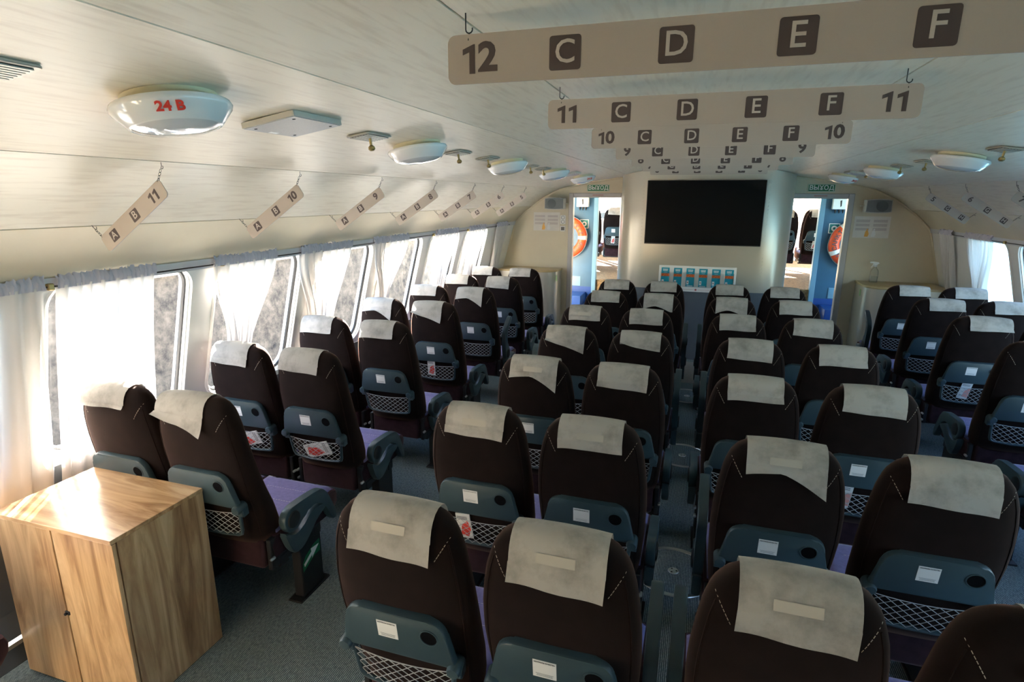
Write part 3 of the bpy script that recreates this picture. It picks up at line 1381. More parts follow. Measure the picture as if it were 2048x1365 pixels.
def make_seat(x, y, side, arm, label, cover=0, leaf=None, raised_floor=0, legx=None, cov_dx=0.0, bare=False, velcro=False, arrow=False, group='passenger seats of the cabin', far=False, z0=None, sticker=True):
    """side: +1 armrest on the right, -1 on the left. arm: 'down','up'"""
    root = empty('cabin_seat', (x, y, (0.022 if raised_floor else 0.0) if z0 is None else z0))
    tag(root, label, 'seat', group)
    obj('backrest', ME_BACK, root)
    obj('piping', ME_PIPING[0], root)
    obj('piping', ME_PIPING[1], root)
    obj('seam_stitching', ME_STITCH, root)['kind'] = 'stuff'
    if not bare:
        c = obj('headrest_cover', cover_mesh(cover, cov_dx), root)
        if velcro:
            obj('velcro_strip', ME_VELCRO, c)
    tr = obj('tray_table', ME_TRAY, root, TRAY_O, (TRAY_ROT, 0, 0))
    obj('cup_holder_rim', ME_CUP, tr)
    obj('cup_holder', ME_CUPW, tr)
    if sticker:
        obj('sticker', ME_STICKER, tr)
        if not far:
            obj('lettering', ME_STKTXT, tr, (-0.023, -0.0288, 0.1265), FACE_Y)
            obj('text_line', ME_LINES, tr)['kind'] = 'stuff'
    for s in (-1, 1):
        obj('hinge', ME_HINGE[s], root, TRAY_O, (TRAY_ROT, 0, 0))
    obj('pocket_frame', ME_PFRAME, root, POCK_O, (POCK_ROT, 0, 0))
    obj('pocket_net', ME_NET, root, POCK_O, (POCK_ROT, 0, 0))
    cu = obj('seat_cushion', ME_CUSHION, root)
    ct = obj('cushion_top', ME_CTOP, cu)
    obj('seam_stitching', ME_CSTITCH, cu)['kind'] = 'stuff'
    obj('rear_pad', ME_RPAD, root)
    fr = obj('seat_frame', ME_BEAM, root)
    obj('bolt', ME_BOLTS, fr)['kind'] = 'stuff'
    lg = obj('leg', ME_LEG[1 if raised_floor else 0], root, ((side * 0.185) if legx is None else legx, 0, 0))
    if arrow:
        s_ = obj('exit_sticker', ME_ASTK, lg)
        obj('arrow', ME_ARROW, s_)
        s_['label'] = 'green sticker with a white arrow on the seat leg'
    px = side * 0.247
    a = obj('armrest', ME_ARM, root, (px, PIV.y, PIV.z), (radians(100) if arm == 'up' else 0, 0, 0))
    obj('pivot_cap', ME_CAP[side], a)
    obj('armrest_bracket', ME_BRACKET, root, (px, PIV.y, PIV.z))
    if leaf is not None:
        lx, lz, rz, kind, lab = leaf
        q = obj('leaflet', ME_LEAF, None)
        q.location = Vector((x + lx, y, root.location.z)) + Vector((0, POCK_O.y, POCK_O.z)) + Vector((0, -0.018 - lz * 0.19, lz))
        q.rotation_euler = (Matrix.Rotation(POCK_ROT, 3, 'X') @ Matrix.Rotation(radians(rz), 3, 'Y')).to_euler()
        if rz > 60:
            q.scale = (1.3, 1.0, 1.3)
        tag(q, lab, 'leaflet', 'leaflets in the seat pockets')
        obj('printed_shape', ME_LPRINT[kind], q)
        obj('text_line', ME_LLINES, q)['kind'] = 'stuff'
    return root


ROWW = {12: 'twelve', 11: 'eleven', 10: 'ten', 9: 'nine', 8: 'eight', 7: 'seven', 6: 'six', 5: 'five'}
SEATS = {}


def put(letter, row, x, y, side, arm, extra, **kw):
    where = {'A': 'by the left windows', 'B': 'on the left aisle', 'C': 'middle left block, outer side', 'D': 'left of the middle aisle',
             'E': 'right of the middle aisle', 'F': 'middle right block, outer side', 'G': 'on the right aisle', 'H': 'by the right windows'}[letter]
    SEATS[letter, row] = make_seat(x, y, side, arm, 'seat %s of row %s, %s%s' % (letter, ROWW[row], where, extra), **kw)


# middle-left and middle-right blocks, rows 12 to 6
shiftL = [0.022, -0.035, -0.012, -0.002, -0.035, 0.005, 0.0]
shiftR = [-0.040, 0.033, 0.0, 0.033, 0.004, 0.0, 0.014]
covC = [2, 0, 5, 7, 1, 6, 6]
covD = [2, 1, 0, 4, 1, 3, 6]
covE = [2, 5, 1, 0, 1, 3, 6]
covF = [0, 2, 0, 1, 0, 1, 6]
armD = ['up', 'down', 'down', 'up', 'down', 'up', 'down']
armE = ['up', 'up', 'down', 'up', 'down', 'up', 'down']
exC = [', dark plum back', ', leaflet in its pocket', ', cover hanging in a point', ', cover askew', ', cover squarely hung', '', '']
leafC = {1: (-0.075, 0.068, -4, 1, 'white leaflet with small red drawing in pocket of seat C row eleven')}
leafD = {1: (-0.01, 0.085, 50, 1, 'red and white leaflet lying slanted in pocket of seat D row eleven')}
leafE = {1: (-0.05, 0.10, 30, 1, 'red edged leaflet poking above the cover of seat E row twelve')}
leafF = {2: (-0.055, 0.085, 3, 0, 'pink and white leaflet in pocket of seat F row ten, right of E'), 3: (-0.05, 0.07, 12, 0, 'half hidden leaflet in pocket of seat F row nine')}
for i in range(7):
    r = 12 - i
    y = 1.313 + 0.8 * i
    put('C', r, -0.81 + shiftL[i], y, -1, 'down', exC[i], cover=covC[i], velcro=(i in (0, 1, 2, 4)), leaf=leafC.get(i))
    put('D', r, -0.330 + shiftL[i], y, 1, armD[i], ', armrest %s' % ('raised' if armD[i] == 'up' else 'lowered'), cover=covD[i], velcro=(i in (0, 1)), leaf=leafD.get(i))
    put('E', r, 0.295 + shiftR[i], y, -1, armE[i], ', armrest %s' % ('raised' if armE[i] == 'up' else 'lowered'), cover=covE[i], velcro=(i in (0, 1)), leaf=leafE.get(i))
    put('F', r, 0.800 + shiftR[i], y, 1, 'down', '' if i else ', nearest at the right edge', cover=covF[i], leaf=leafF.get(i), cov_dx=0.06 if i == 0 else 0)
# left block
covA = [6, 0, 1, 5, 6, 6, 6]
covB = [7, 0, 1, 7, 5, 0, 6]
armB = ['down', 'down', 'down', 'down', 'up', 'down', 'down']
xA = [-2.47, -2.50, -2.50, -2.49, -2.46, -2.46, -2.47]
xB = [-2.018, -2.025, -2.015, -2.02, -1.99, -1.985, -1.985]
leafA = {1: (-0.01, 0.05, 72, 1, 'red and white leaflet lying on its side in pocket of seat A row ten')}
leafB = {1: (0.0, 0.05, 72, 1, 'red and white leaflet lying on its side in pocket of seat B row ten'), 3: (-0.045, 0.085, 4, 1, 'red and white leaflet upright in pocket of seat B row eight'),
         6: (-0.075, 0.085, 10, 1, 'small red leaflet in pocket of seat B row five')}
for i in range(7):
    r = 11 - i
    y = (1.80 if i == 0 else 1.772 + 0.8 * i)
    put('A', r, xA[i], y, -1, 'down', ', behind the oak cabinet' if i == 0 else '', cover=covA[i], raised_floor=1, legx=0.06, leaf=leafA.get(i), sticker=(i != 0), cov_dx=-0.03)
    put('B', r, xB[i], y, 1, armB[i], [', green arrow on its leg', ', just ahead of the cabinet seats', '', ', leaflet upright in its net', ', armrest raised', '', ', nearest the front wall'][i],
        cover=covB[i], raised_floor=1, leaf=leafB.get(i), arrow=(i in (0, 2)), sticker=(i != 0), cov_dx=-0.035)
# a further seat beside the cabinet, only its cushion corner reaches the picture
put('A', 12, -2.515, 0.50, -1, 'down', ', behind the cabinet at the left edge', cover=0, raised_floor=1, legx=0.06)
# right block
leafG = {2: (-0.02, 0.085, 6, 0, 'pink and white leaflet upright in pocket of seat G row seven'), 0: (0.06, 0.075, 10, 0, 'white leaflet half hidden in pocket of seat G row five')}
covG = [6, 6, 6, 1, 0]
covH = [6, 6, 1, 0, 0]
armG = ['up', 'down', 'down', 'down', 'down']
for i in range(5):
    r = 5 + i
    y = 6.51 - 0.8 * i
    put('G', r, 1.972, y, -1, armG[i], [', thin armrest raised beside it', '', ', pink leaflet in its net', ', cut by the picture edge', ', only its cushion in view'][i], cover=covG[i], raised_floor=1, leaf=leafG.get(i), cov_dx=0.045)
    if i < 3:
        put('H', r, 2.435, y, 1, 'down', '', cover=covH[i], raised_floor=1, legx=-0.06, cov_dx=0.045)

# ------------------------------------------------------------------ the oak cabinet
CX0, CX1, CY0, CY1, CH = -2.64, -2.0, 1.33, 1.75, 0.77
cab = tag(empty('storage_cabinet', ((CX0 + CX1) / 2, (CY0 + CY1) / 2, 0)), 'wood effect two door cabinet standing against the left window wall', 'cabinet')
w2, d2 = (CX1 - CX0) / 2, (CY1 - CY0) / 2
bm = B()
box(bm, -w2, w2, -d2 - 0.004, d2, CH - 0.018, CH, bev=0.0012)
build('cabinet_top', bm, OAKT, cab, smooth=False)
for nm, xa, xb in (('side_panel', -w2 + 0.002, -w2 + 0.018), ('side_panel', w2 - 0.018, w2 - 0.002)):
    bm = B()
    box(bm, xa, xb, -d2 + 0.022, d2, 0.0, CH - 0.018, bev=0.001)
    build(nm, bm, OAKV, cab, smooth=False)
bm = B()
box(bm, -w2 + 0.018, w2 - 0.018, d2 - 0.02, d2 - 0.006, 0.02, CH - 0.018)
box(bm, -w2 + 0.018, w2 - 0.018, -d2 + 0.022, d2 - 0.02, 0.03, 0.048)
box(bm, -w2 + 0.018, w2 - 0.018, -d2 + 0.022, -d2 + 0.032, 0.03, CH - 0.018)
build('carcass', bm, DARK, cab, smooth=False)
for xa, xb in ((-w2 + 0.001, -0.0045), (0.0045, w2 - 0.001)):
    bm = B()
    box(bm, xa, xb, -d2, -d2 + 0.016, 0.012, CH - 0.021, bev=0.001)
    build('door', bm, OAKV, cab, smooth=False)
bm = B()
box(bm, -0.008, 0.016, -d2 - 0.005, -d2 + 0.002, 0.372, 0.388, bev=0.002)
lathe(bm, [(0.006, 0.0), (0.006, -0.010), (0.0, -0.011)], 10, Matrix.Translation((0.004, -d2 - 0.003, 0.380)), axis='y')
build('door_lock', bm, STEEL, cab)

# ------------------------------------------------------------------ hanging row signs
ME_ONE = {}


def one_mesh(h):
    if h not in ME_ONE:
        bm = B()
        p = [(0.20, -0.5), (0.20, 0.5), (0.15, 0.5), (-0.28, 0.34), (-0.28, 0.15), (-0.02, 0.24), (-0.02, -0.5)]
        prism(bm, [(x * h, z * h) for x, z in p], (-0.0006, 0.0006), 'y')
        ME_ONE[h] = mesh_from('digit', bm, TAUPE, smooth=False)
    return ME_ONE[h]


def number(txt, h, parent, lx):
    adv = h * 0.70
    x = lx - adv * (len(txt) - 1) / 2
    for ch in txt:
        if ch == '1':
            obj('digit', one_mesh(h), parent, (x, -0.0022, 0.0))
        else:
            obj('digit', text_mesh(ch, h * 1.36, TAUPE, h * 0.045, 0.0005, xs=1.12), parent, (x, -0.0022, 0.0), FACE_Y)
        x += adv


ME_TILE = {}


def tile(size):
    if size not in ME_TILE:
        bm = B()
        prism(bm, rrect(size, size, size * 0.09, 3), (-0.0008, 0.0), 'y')
        ME_TILE[size] = mesh_from('letter_tile', bm, TAUPE, smooth=False)
    return ME_TILE[size]


bm = B()
prism(bm, rrect(1.054, 0.090, 0.016, 5), (-0.0018, 0.0018), 'y')
ME_PLATE = mesh_from('row_sign', bm, SIGN, smooth=False)
bm = B()
prism(bm, rrect(0.415, 0.072, 0.016, 5), (-0.0018, 0.0018), 'y')
ME_SPLATE = mesh_from('row_sign', bm, SIGN, smooth=False)


def hook_mesh(L):
    bm = B()
    pts = [(0, 0, L), (0, 0, L * 0.35)]
    r = 0.007
    for k in range(9):
        t = radians(180 + 200 * k / 8)
        pts.append((r + r * cos(t), 0, L * 0.3 + r * sin(t)))
    tube(bm, pts, 0.0014, 5)
    tube(bm, [(r, 0, L * 0.3 - r), (r * 0.9, -0.004, -0.008)], 0.0012, 5)
    return mesh_from('hook', bm, STEEL)


ME_HOOK = hook_mesh(0.042)
for k in range(7):
    num = 12 - k
    y = 1.144 + 0.8 * k
    cx, cz = 0.0, 2.2685
    s = obj('row_sign', ME_PLATE, None, (cx, y, cz))
    tag(s, 'long hanging sign with number %s and letters C D E F' % ROWW[num], 'sign', 'row signs under the ceiling centre')
    for L, lx in (('C', -0.29), ('D', -0.09), ('E', 0.105), ('F', 0.303)):
        t = obj('letter_tile', tile(0.060), s, (lx, -0.0019, 0.0))
        obj('lettering', text_mesh(L, 0.058, SIGNLT, 0.0004, 0.0004), t, (0, -0.0013, 0.0005), FACE_Y)
    for lx in (-0.462, 0.462):
        number(str(num), 0.053, s, lx)
    for lx in (-0.49, 0.482):
        obj('hook', ME_HOOK, s, (lx, 0.002, 0.042))


def chain_mesh(a, b):
    """a hook at a and a chain of thin links down to b"""
    bm = B()
    a, b = Vector(a), Vector(b)
    d = b - a
    hk = [a + Vector((0, 0, 0.008)), a + d * 0.12]
    for k in range(6):
        t = radians(180 + 40 * k)
        hk.append(a + d * 0.25 + Vector((0.006 + 0.006 * cos(t), 0, 0.006 * sin(t))))
    tube(bm, hk, 0.0013, 4)
    n = 4
    dn = d.normalized()
    for i in range(n):
        c = a + d * (0.32 + 0.68 * (i + 0.5) / n)
        hl = d.length * 0.68 / n * 0.62
        sd = dn.cross(Vector((0, 1, 0))).normalized() if i % 2 == 0 else Vector((0, 1, 0))
        pts = [c + dn * hl * cos(t) + sd * 0.0042 * sin(t) for t in [2 * pi * q / 8 for q in range(8)]]
        tube(bm, pts, 0.0009, 4, closed=True)
    return bm


ANG = radians(33)
for side in (-1, 1):
    for k in range(7):
        if side < 0:
            num, y = 11 - k, 1.730 + 0.8 * k
        else:
            num, y = 5 + k, 6.40 - 0.8 * k
            if k > 2:
                continue
        s = obj('row_sign', ME_SPLATE, None, (side * 2.135, y, 1.925), (0, -ANG if side < 0 else ANG, 0))
        ab = 'A and B' if side < 0 else 'G and H'
        tag(s, 'slanted hanging sign with number %s and letters %s, %s side' % (ROWW[num], ab, 'left' if side < 0 else 'right'), 'sign', 'row signs above the %s seats' % ('left' if side < 0 else 'right'))
        lets = (('A', -0.135), ('B', 0.012)) if side < 0 else (('G', 0.0), ('H', 0.145))
        for L, lx in lets:
            t = obj('letter_tile', tile(0.043), s, (lx, -0.0019, 0.0))
            obj('lettering', text_mesh(L, 0.043, SIGNLT, 0.0003, 0.0004), t, (0, -0.0013, 0.0004), FACE_Y)
        number(str(num), 0.041, s, (0.150 if num < 10 else 0.142) * (1 if side < 0 else -1))
        # chains in the sign's own frame: world anchors turned back
        rotm = Matrix.Rotation(ANG if side < 0 else -ANG, 4, 'Y')
        for wp, e in (((side * 1.955, y, 2.122), (-side * 0.197, 0, 0.030)), ((side * 2.365, y, 1.885), (side * 0.197, 0, 0.030))):
            loc = rotm @ (Vector(wp) - Vector(s.location))
            bm = chain_mesh(loc, e)
            build('chain', bm, STEEL, s)

# ------------------------------------------------------------------ ceiling fittings
TILT = math.atan2(2.296 - 2.13, 1.95 - 0.96)


def ceil_z(x):
    t = (abs(x) - 0.96) / (1.95 - 0.96)
    return 2.296 - t * (2.296 - 2.13) + 0.018 * 4 * t * (1 - t) - 0.003


bm = B()
lathe(bm, [(0.112, 0.002), (0.112, -0.020)], 32)
ME_LBASE = mesh_from('lamp_base', bm, CREAMW)
bm = B()
lathe(bm, [(0.118, -0.018), (0.138, -0.020), (0.142, -0.028), (0.139, -0.036), (0.108, -0.072), (0.102, -0.074), (0.100, -0.070)], 36, caps=False)
lathe(bm, [(0.118, -0.018), (0.0, -0.018)], 36, caps=False)
ME_LBODY = mesh_from('lamp_body', bm, LAMPW, angle=50)
bm = B()
lathe(bm, [(0.102, -0.073), (0.085, -0.080), (0.05, -0.086), (0.0, -0.088)], 32, caps=False)
LENSM = simple('lamp_lens', (0.66, 0.68, 0.68), 0.06, spec=0.9, coat=1.0)
ME_LLENS = mesh_from('lamp_lens', bm, LENSM)
bm = B()
box(bm, 0.098, 0.124, -0.014, 0.014, -0.020, -0.004, bev=0.003)
ME_LCLIP = mesh_from('clip', bm, STEEL, smooth=False)


def lamp(x, y, lab, red):
    t = tag(empty('ceiling_lamp', (x, y, ceil_z(x) - 0.001), (0, TILT if x > 0 else -TILT, 0)), lab, 'lamp', 'round ceiling lamps')
    obj('lamp_base', ME_LBASE, t)
    obj('lamp_body', ME_LBODY, t)
    obj('lamp_lens', ME_LLENS, t)
    obj('clip', ME_LCLIP, t, None, (0, 0, radians(75)))
    if red:
        # the lettering stands on the sloping side of the shade towards the rear
        tm = text_mesh('24 B', 0.034, REDINK, 0.0012, 0.0005)
        o = obj('lettering', tm, t)
        o.matrix_local = Matrix.Rotation(radians(44), 4, 'Z') @ Matrix.Translation((0, -0.1280, -0.0515)) @ Matrix.Rotation(radians(130.7), 4, 'X')
    return t


LY = [1.22 + 1.36 * k for k in range(5)]
for k, y in enumerate(LY):
    lamp(-1.33, y, ['round white ceiling lamp marked in red, nearest on the left', 'round white ceiling lamp, second on the left', 'round white ceiling lamp, third on the left',
                    'round white ceiling lamp, fourth on the left', 'round white ceiling lamp marked in red, by the left exit sign'][k], k in (0, 4))
for k, y in enumerate((3.95, 5.42, 6.82)):
    lamp(1.33, y, ['round white ceiling lamp, nearest on the right', 'round white ceiling lamp, second on the right', 'round white ceiling lamp marked in red, by the right exit sign'][k], k == 2)

bm = B()
prism(bm, rrect(0.108, 0.185, 0.012, 3), (-0.006, 0.001), 'z', bev=0.002)
ME_VPLATE = mesh_from('vent_frame', bm, VENT)
bm = B()
prism(bm, rrect(0.088, 0.160, 0.006, 2), (-0.0068, -0.0055), 'z')
ME_VBACK = mesh_from('vent_slot', bm, DARK, smooth=False)
bm = B()
for k in range(7):
    x = -0.038 + 0.0127 * k
    box(bm, x - 0.0038, x + 0.0038, -0.078, 0.078, -0.0095, -0.006)
ME_VSLAT = mesh_from('louvre', bm, VENT, smooth=False)
bm = B()
lathe(bm, [(0.006, -0.005), (0.005, -0.035), (0.013, -0.042), (0.014, -0.052), (0.008, -0.058), (0, -0.059)], 12, caps=False)
ME_VKNOB = mesh_from('vent_knob', bm, BRASS)


def vent(x, y, lab, knob=True):
    t = tag(empty('air_vent', (x, y, ceil_z(x) - 0.0005), (0, TILT if x > 0 else -TILT, 0)), lab, 'vent', 'air vents in the ceiling')
    obj('vent_frame', ME_VPLATE, t)
    obj('vent_slot', ME_VBACK, t)
    sl = obj('louvre', ME_VSLAT, t)
    if knob:
        obj('vent_knob', ME_VKNOB, t)


for y, lab, kn in ((0.80, 'slatted ceiling vent cut by the left picture edge', False), (2.18, 'slatted vent with knob between the speaker panel and second left lamp', True), (3.10, 'slatted vent with knob just past the second left lamp', True),
                   (3.58, 'slatted vent with knob just before the third left lamp', True), (4.55, 'slatted vent with knob just past the third left lamp', True), (4.95, 'slatted vent with knob just before the fourth left lamp', True)):
    vent(-1.34, y, lab, kn)
for y, lab in ((3.50, 'slatted vent with knob at the right picture edge'), (4.55, 'slatted vent with knob behind the nearest right lamp'), (5.06, 'slatted vent with knob beside the second right lamp'), (6.0, 'slatted vent past the second right lamp')):
    vent(1.35, y, lab)

bm = B()
prism(bm, rrect(0.205, 0.255, 0.006, 2), (-0.018, 0.0), 'z', bev=0.001)
ME_SPK = mesh_from('ceiling_speaker', bm, simple('speaker_frame', (0.50, 0.48, 0.42), 0.45), smooth=False)
bm = B()
prism(bm, rrect(0.196, 0.246, 0.004, 2), (-0.0195, -0.0175), 'z')
ME_SPKF = mesh_from('perforated_face', bm, GRILLE, smooth=False)
bm = B()
for x in (-0.075, 0.075):
    for y in (-0.095, 0.095):
        lathe(bm, [(0.005, -0.019), (0.005, -0.0208), (0, -0.0215)], 8, Matrix.Translation((x, y, 0)), caps=False)
ME_SPKS = mesh_from('screw', bm, STEEL)
bm = B()
box(bm, -0.092, -0.078, -0.02, 0.02, -0.0203, -0.019)
ME_SPKB = mesh_from('badge', bm, WHITE, smooth=False)
for x, y, lab in ((-1.335, 1.70, 'square grey speaker panel beside the nearest left lamp'), (-1.345, 6.0, 'flat pale panel by the farthest left lamp'), (1.345, 6.28, 'flat pale panel by the farthest right lamp')):
    t = tag(empty('ceiling_speaker', (x, y, ceil_z(x) - 0.0005), (0, TILT if x > 0 else -TILT, 0)), lab, 'speaker')
    obj('panel_body', ME_SPK, t)
    obj('perforated_face', ME_SPKF, t)
    obj('screw', ME_SPKS, t)['kind'] = 'stuff'
    obj('badge', ME_SPKB, t)

# ------------------------------------------------------------------ television and brochure rack
tv = tag(empty('television', (0.0, 7.42, 1.835)), 'large black flat television on the front casing', 'television')
bm = B()
box(bm, -0.67, 0.67, -0.042, -0.012, -0.379, 0.379, bev=0.004)
build('tv_body', bm, TVBEZ, tv)
bm = B()
box(bm, -0.662, 0.662, -0.0432, -0.0405, -0.366, 0.371)
build('screen', bm, TVSCR, tv, smooth=False)
bm = B()
box(bm, -0.25, 0.25, -0.014, 0.0, -0.2, 0.2, bev=0.004)
build('wall_mount', bm, STEEL, tv, smooth=False)

rack = tag(empty('brochure_rack', (-0.015, 7.42, 0.88)), 'white brochure rack with six pockets below the television', 'rack')
bm = B()
box(bm, -0.455, 0.455, -0.010, -0.0005, 0.0, 0.315, bev=0.002)
build('back_board', bm, ACRYL, rack, smooth=False)
bm = B()
prism(bm, [(-0.010, 0.0), (-0.050, 0.004), (-0.050, 0.060), (-0.046, 0.060), (-0.044, 0.010), (-0.010, 0.008)], (-0.455, 0.455), 'x')
build('front_lip', bm, ACRYL, rack, smooth=False)
bm = B()
lathe(bm, [(0.013, -0.0500), (0.013, -0.0508), (0, -0.0509)], 10, Matrix.Translation((0.0, 0, 0.03)), axis='y', caps=False)
box(bm, -0.17, -0.02, -0.0507, -0.0500, 0.029, 0.031)
box(bm, 0.02, 0.17, -0.0507, -0.0500, 0.029, 0.031)
build('emblem', bm, simple('emblem_red', (0.45, 0.12, 0.12), 0.6), rack, smooth=False)
for i in range(6):
    bx = -0.375 + 0.150 * i
    for s in (-1, 1):
        bm = B()
        box(bm, bx + s * 0.055 - 0.002, bx + s * 0.055 + 0.002, -0.046, -0.010, 0.055, 0.235)
        build('divider', bm, ACRYL, rack, smooth=False)
    q = tag(empty('brochure', (rack.location.x + bx, 7.42 - 0.020, 0.88 + 0.062), (radians(-4), 0, 0)), 'teal brochure with orange band, %s in the white rack' % ['leftmost', 'second from the left', 'third from the left', 'third from the right', 'second from the right', 'rightmost'][i], 'brochure', 'teal brochures in the rack')
    bm = B()
    box(bm, -0.049, 0.049, -0.006, 0.006, 0.0, 0.225)
    build('cover_sheet', bm, BROCH, q, smooth=False)
    bm = B()
    box(bm, -0.048, 0.048, -0.0068, -0.0058, 0.118, 0.152)
    build('picture_band', bm, BROCHO, q, smooth=False)
    bm = B()
    for z, hh, ww in ((0.198, 0.011, 0.062), (0.183, 0.011, 0.056)):
        nn = 5
        for c in range(nn):
            xa = -ww / 2 + ww * c / nn
            box(bm, xa, xa + ww / nn * 0.72, -0.0068, -0.0058, z, z + hh)
    box(bm, -0.02, 0.02, -0.0068, -0.0058, 0.165, 0.168)
    build('title_print', bm, WHITE, q, smooth=False)
    bm = B()
    box(bm, -0.040, -0.014, -0.0068, -0.0058, 0.025, 0.075)
    box(bm, -0.036, 0.036, -0.0068, -0.0058, 0.006, 0.014)
    build('white_box', bm, WHITE, q, smooth=False)
    bm = B()
    lathe(bm, [(0.007, -0.0068), (0.007, -0.0072), (0, -0.0073)], 8, Matrix.Translation((-0.027, 0, 0.052)), axis='y', caps=False)
    build('dot', bm, simple('dot_red', (0.4, 0.1, 0.1), 0.6), q, smooth=False)

# ------------------------------------------------------------------ consoles in the front corners
for s in (-1, 1):
    con = tag(empty('corner_console', (s * 2.3, 7.9, 0)), 'pale satin console with wood top in the front %s corner' % ('left' if s < 0 else 'right'), 'console')
    inn, outx, yf, yb = 1.90, 2.735, (7.80 if s < 0 else 7.62), 8.195
    r = 0.20

    def outline(g, zdep=0):
        p = [(outx - 2.3 + 0.0, yb - 7.9), (outx - 2.3 + 0.0, yf - 7.9 - g), (inn + r - 2.3, yf - 7.9 - g)]
        for k in range(1, 9):
            t = radians(270 - 90 * k / 8)
            p.append((inn + r - 2.3 + (r + g) * cos(t), yf - 7.9 + r + (r + g) * sin(t)))
        p.append((inn - 2.3 - g, yb - 7.9))
        return [(s * x, y) for x, y in p]
    bm = B()
    prism(bm, outline(0.0), (0.0, 0.985), 'z')
    build('console_body', bm, COLM, con, angle=50)
    bm = B()
    prism(bm, outline(0.012), (0.985, 1.012), 'z', bev=0.003)
    build('console_top', bm, TOPWOOD, con, angle=50)
    bm = B()
    box(bm, s * (inn - 2.3) - 0.004, s * (inn - 2.3) + 0.004, -0.02, 0.03, 0.86, 0.94)
    build('green_tag', bm, simple('tag_green%d' % s, (0.35, 0.55, 0.25), 0.5), con, smooth=False)

# spray bottle on the right console
sp = tag(empty('spray_bottle', (2.06, 8.07, 1.0125)), 'clear spray bottle with white trigger on the right console', 'bottle')
bm = B()
lathe(bm, [(0.0, 0.0), (0.044, 0.0), (0.047, 0.006), (0.047, 0.125), (0.040, 0.150), (0.020, 0.175), (0.016, 0.185), (0.016, 0.200)], 20, caps=False)
build('bottle', bm, CLEAR, sp)
bm = B()
lathe(bm, [(0.0, 0.003), (0.041, 0.003), (0.044, 0.010), (0.044, 0.07), (0.0, 0.07)], 20, caps=False)
build('liquid', bm, glass_mat('liquid', (0.93, 0.95, 0.95)), sp)
bm = B()
lathe(bm, [(0.018, 0.190), (0.020, 0.192), (0.020, 0.212), (0.012, 0.218)], 14)
prism(bm, [(-0.058, 0.232), (-0.058, 0.246), (-0.02, 0.250), (0.03, 0.244), (0.040, 0.232), (0.012, 0.212), (-0.012, 0.212), (-0.018, 0.230)], (-0.012, 0.012), 'y', bev=0.003)
prism(bm, [(-0.020, 0.232), (-0.012, 0.232), (-0.030, 0.190), (-0.044, 0.175), (-0.046, 0.180), (-0.034, 0.196)], (-0.006, 0.006), 'y')
build('trigger', bm, WHITE, sp)

# ------------------------------------------------------------------ things on the front wall
for s, cx, cz in ((-1, -1.99, 1.925), (1, 1.99, 1.925)):
    t = tag(empty('wall_speaker', (cx, YW - 0.0, cz)), 'small grey box loudspeaker above the %s poster' % ('left' if s < 0 else 'right'), 'speaker')
    bm = B()
    pts = [(-0.14, -0.072), (-0.09, -0.080), (0.0, -0.083), (0.09, -0.080), (0.14, -0.072), (0.14, 0.072), (0.09, 0.080), (0.0, 0.083), (-0.09, 0.080), (-0.14, 0.072)]
    prism(bm, pts, (-0.17, -0.045), 'y', bev=0.008, seg=2)
    build('speaker_box', bm, simple('speaker_shell%d' % s, (0.52, 0.51, 0.47), 0.45), t)
    bm = B()
    prism(bm, [(x * 0.92, z * 0.88) for x, z in pts], (-0.174, -0.169), 'y')
    build('grille', bm, SPKG, t, smooth=False)
    bm = B()
    lathe(bm, [(0.062, -0.174), (0.058, -0.177), (0.0, -0.177)], 24, Matrix.Translation((s * 0.035, 0, -0.002)), axis='y', caps=False)
    build('cone', bm, SPKD, t)
    bm = B()
    tube(bm, [(-s * 0.14, -0.10, 0), (-s * 0.165, -0.09, 0), (-s * 0.165, -0.03, 0.0), (-s * 0.10, -0.0, 0)], 0.008, 6)
    box(bm, -0.03, 0.03, -0.046, 0.0, -0.03, 0.03)
    build('bracket', bm, simple('bracket_cream%d' % s, (0.62, 0.58, 0.48), 0.5), t)
    p = tag(empty('safety_poster', ((-2.135 if s < 0 else 1.985), YW - 0.002, 1.67)), 'laminated safety poster with two small figures on the %s front wall' % ('left' if s < 0 else 'right'), 'poster')
    bm = B()
    box(bm, -0.195, 0.195, -0.003, 0.0, -0.13, 0.13)
    build('sheet', bm, POSTER, p, smooth=False)
    bm = B()
    for row in range(3):
        for cxx in (-0.10, 0.09):
            box(bm, cxx - 0.075, cxx + 0.075, -0.0036, -0.0028, 0.075 - row * 0.05 - 0.016, 0.075 - row * 0.05 + 0.016)
    build('text_block', bm, PALEINK, p, smooth=False)
    for fx, m in ((-0.045, YELINK), (0.03, PAPER)):
        bm = B()
        prism(bm, [(fx - 0.022, -0.115), (fx + 0.016, -0.115), (fx + 0.026, -0.085), (fx + 0.014, -0.045), (fx + 0.0, -0.035), (fx - 0.014, -0.05), (fx - 0.02, -0.085)], (-0.0037, -0.0028), 'y')
        lathe(bm, [(0.010, -0.0030), (0.010, -0.0037), (0, -0.0038)], 8, Matrix.Translation((fx + 0.004, 0, -0.028)), axis='y', caps=False)
        build('figure_print', bm, m, p, smooth=False)
